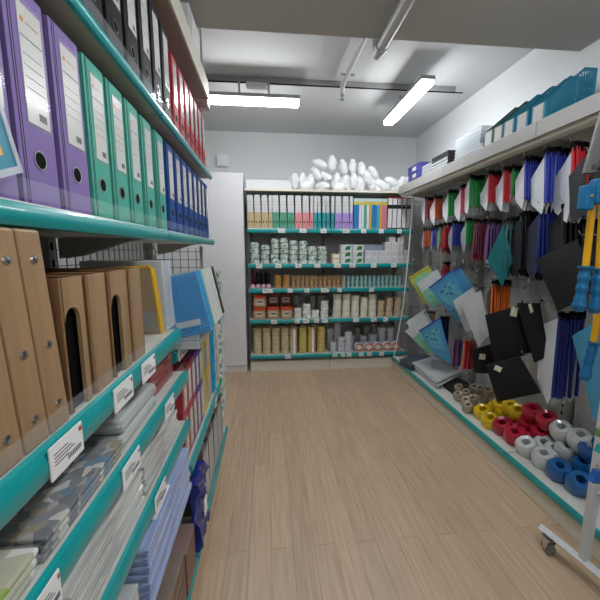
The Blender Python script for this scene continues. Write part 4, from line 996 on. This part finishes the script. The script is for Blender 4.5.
deck_stack('dark_clear_pouch', '%s of the smoky pouches at the far end of the deck', [(399, 360), (416, 353), (436, 357), (412, 367)], .19, 5, .009, mat('smoky_pouch', '#4a5261', .2), 'smoky pouches')
deck_stack('black_mat_bag', '%s of the black bags lying flat behind the taupe twine', [(439, 382), (457, 379), (475, 386), (452, 393)], .16, 2, .012, M_FBK, 'flat black bags')
def twine(px_, py_, col, lname, r, h, zc=.19, lab=None, hole=.38, grp=None):
    p = onZ(px_, py_, zc)
    if p.x + r > 1.655: p = onX(px_, py_, 1.65 - r)
    if p.x - r < 1.375: p.x = 1.375 + r
    key = ('twine', lname)
    if key not in protos:
        t = thing('twine_roll', 'x', 'twine')
        pr = [(r*hole, 0), (r*.8, 0), (r*.97, h*.2), (r, h*.5), (r*.97, h*.8), (r*.8, h), (r*hole, h*.98), (r*hole*.96, h*.5)]
        m = MB().lathe(pr, 26, closed=True); r2 = random.Random(5)
        m.v = [(x*(1+.03*math.sin(7*math.atan2(y, x)+z*60)), y*(1+.03*math.sin(7*math.atan2(y, x)+z*60)), z-h*.5+.003*math.sin(3*math.atan2(y, x))) for x, y, z in m.v]
        m.build('wound_roll', mat('twine_'+lname, col, .22, var=.22, scale=35, coat=.4, bump=.4), t, smooth=True)
        protos[key] = t; o = t
    else: o = dup(protos[key])
    o.location = p; o['label'] = lab; o['group'] = grp or lname + ' twine rolls'
    o.rotation_euler = (R(rnd.uniform(8, 22)), R(rnd.uniform(-22, -8)), rnd.random()*6*0)
    return o
cr_ = lambda u, v: (430+u/3.529, 370+v/3.529)
def group(pts, col, name, r, h, zc, descr):
    q = sorted(pts, key=lambda p: p[0])
    for i, (u, v) in enumerate(q): twine(*cr_(u, v), col, name, r, h, zc, '%s twine roll on the right deck, %s %s one from the left' % (descr, ORD[i], descr))
group([(185, 150), (212, 180), (235, 135), (262, 152), (285, 137), (310, 152), (250, 128)], '#dcb814', 'yellow', .056, .08, .185, 'yellow')
group([(255, 200), (296, 232), (304, 192), (345, 192), (352, 226), (392, 226), (360, 150), (412, 178)], '#b01f38', 'red', .056, .085, .19, 'red')
group([(342, 272), (400, 312), (402, 268), (440, 290), (482, 283), (465, 217), (530, 248)], '#c8cccd', 'white', .056, .085, .19, 'white')
group([(455, 355), (542, 340), (525, 402), (572, 285), (600, 372)], '#1b5a98', 'blue', .056, .085, .19, 'blue')
group([(102, 66), (127, 84), (155, 66), (177, 72), (100, 92), (150, 107), (190, 100), (126, 112), (133, 132), (205, 80)], '#a0937f', 'taupe', .037, .062, .18, 'taupe')

# ---- white wheeled rack in the right foreground with yellow poles
M_RK = mat('rack_white', '#c9ccd0', .3, var=.06, bump=0)
b0 = onZ(541, 527, .09); b1 = onZ(600, 575, .09); pf = onZ(584, 561, .09)
t = thing('wheeled_rack', 'white metal wheeled display rack cut off at the right foreground', 'rack', (pf.x, pf.y, 0))
d = (b1-b0).normalized(); e = b0 - pf; far = pf + d*.75
MB().tube([(e.x, e.y, .09), ((d*.55).x, (d*.55).y, .09)], .018, 4).build('base_bar', M_RK, t, bevel=.002)
MB().box(-.014, .014, -.014, .014, .1, 1.95).build('post', M_RK, t, bevel=.002)
MB().box(d.x*.5-.014, d.x*.5+.014, d.y*.5-.014, d.y*.5+.014, .1, 1.95).build('post', M_RK, t, bevel=.002)
MB().tube([(0, 0, 1.93), (d.x*.5, d.y*.5, 1.93)], .015, 4).build('top_bar', M_RK, t)
for z in (.4, 1.0, 1.62): MB().tube([(.0, -.016, z), (d.x*.5, d.y*.5+.016, z)], .007, 8).build('cross_bar', M_RK, t)
def caster(x, y):
    fk = MB().prism([(-.008, .022), (.008, .022), (.016, .07), (-.016, .07)], -.02, -.016, 'x').prism([(-.008, .022), (.008, .022), (.016, .07), (-.016, .07)], .016, .02, 'x').box(-.02, .02, -.022, .022, .07, .076).build('caster_fork', M_CHROME, t, loc=(x, y, 0))
    MB().lathe([(.0001, -.013), (.02, -.013), (.027, -.011), (.027, .011), (.02, .013), (.0001, .013)], 22, (0, 0, .0272), 'x').build('wheel', mat('wheel_grey', '#73736f', .5), fk, smooth=True)
    MB().tube([(0, 0, .076), (0, 0, .088)], .006).build('stem', M_CHROME, fk)
caster(e.x+d.x*.04, e.y+d.y*.04); caster(d.x*.52, d.y*.52)
M_YP = mat('yellow_pole', '#e2a90c', .35, coat=.3); M_BG = mat('blue_grip', '#0e6494', .4, var=.1)
YC = 1.05
def tool(label, top, mid, end, rP, rG, clip=None):
    a, b_, c = [onY(x, y, YC) for x, y in (top, mid, end)]
    t = thing('yellow_pole_tool', label, 'tool', c, group='yellow poles with blue grips')
    A, B = a-c, b_-c; dd = (-B).normalized(); Ln = B.length
    MB().tube([A, B+dd*.01], rP, 16).build('pole', M_YP, t, smooth=True)
    pts = []; rs = []
    for k in range(25):
        f = k/24; pts.append(B*(1-f)); rs.append(rG*(1.14 if f < .08 else (.86+.09*math.cos(f*math.pi*8) if f < .8 else (1.08 if f < .93 else .8))))
    MB().tube(pts, rs, 20).build('grip', M_BG, t, smooth=True)
    return t
tool('yellow pole with ribbed blue grip, upper left of the hanging poles', (594, 190), (586, 266), (578, 311), .0105, .0195)
tool('yellow pole with ribbed blue grip cut by the right edge, beside the upper left pole', (604, 190), (599, 268), (594, 313), .0105, .0185)
YC = 1.13
tool('yellow pole with ribbed blue grip hanging lower and behind the others', (604, 270), (594, 342), (584, 380), .0115, .018)
YC = 1.03
t = thing('blue_clip_block', 'bright blue plastic clip holder with two studs at the top of the yellow poles', 'clip', onY(596, 190, YC))
for k, (dx, dz) in enumerate([(-.045, -.02), (-.01, 0), (.025, .02)]):
    MB().box(dx, dx+.032, -.015, .02, dz-.045, dz+.035).build('clip', M_BG, t, bevel=.006)
MB().lathe([(.0001, -.018), (.004, -.0175), (.004, -.0155)], 12, (-.029, 0, -.02), 'y').lathe([(.0001, -.018), (.004, -.0175), (.004, -.0155)], 12, (.006, 0, 0), 'y').build('stud', M_YP, t)
t = thing('grey_board_pair', 'pair of ribbed grey plastic boards hanging at the right edge above the blue clips', 'board', onY(597, 141, 1.04), R(-20))
for k in range(2):
    m = MB().prism([(-.03+k*.03, -.10+k*.012), (.06+k*.03, -.10+k*.012), (.06+k*.03, .09+k*.012), (-.0+k*.03, .09+k*.012)], -.012-k*.024, .008-k*.024, 'y')
    bd = m.build('board', mat('grey_plastic', '#5c5c5a', .5, var=.05), t, bevel=.003)
    m = MB()
    for q in range(3): m.box(-.012+k*.03+q*.018, -.002+k*.03+q*.018, -.0135-k*.024, -.0123-k*.024, -.09+k*.012, -.075+k*.012)
    m.build('slot', mat('grey_dark', '#3b3b3a', .6), bd)
# small things hooked on the rack
for (x, y, hc, cn, s) in [(596, 476, '#1f5aa8', 'blue', .024), (600, 449, '#1f9a94', 'teal', .014), (600, 433, '#4f7a3a', 'green', .013)]:
    p = onY(x, y, .97); t = thing('hooked_gadget', 'small ' + cn + ' plastic handle hooked on the white wheeled rack', 'handle', p)
    MB().prism([(-s, -s*.8), (s*.7, -s*1.1), (s*1.3, -s*.2), (s*.9, s*.9), (-s*.3, s), (-s*.6, 0)], -.012, .012, 'y').build('handle_body', mat('handle_'+cn, hc, .3), t, bevel=.003)
    MB().tube([(0, 0, s), (0, 0, s+.02)], .003).build('wire_hook', M_CHROME, t)
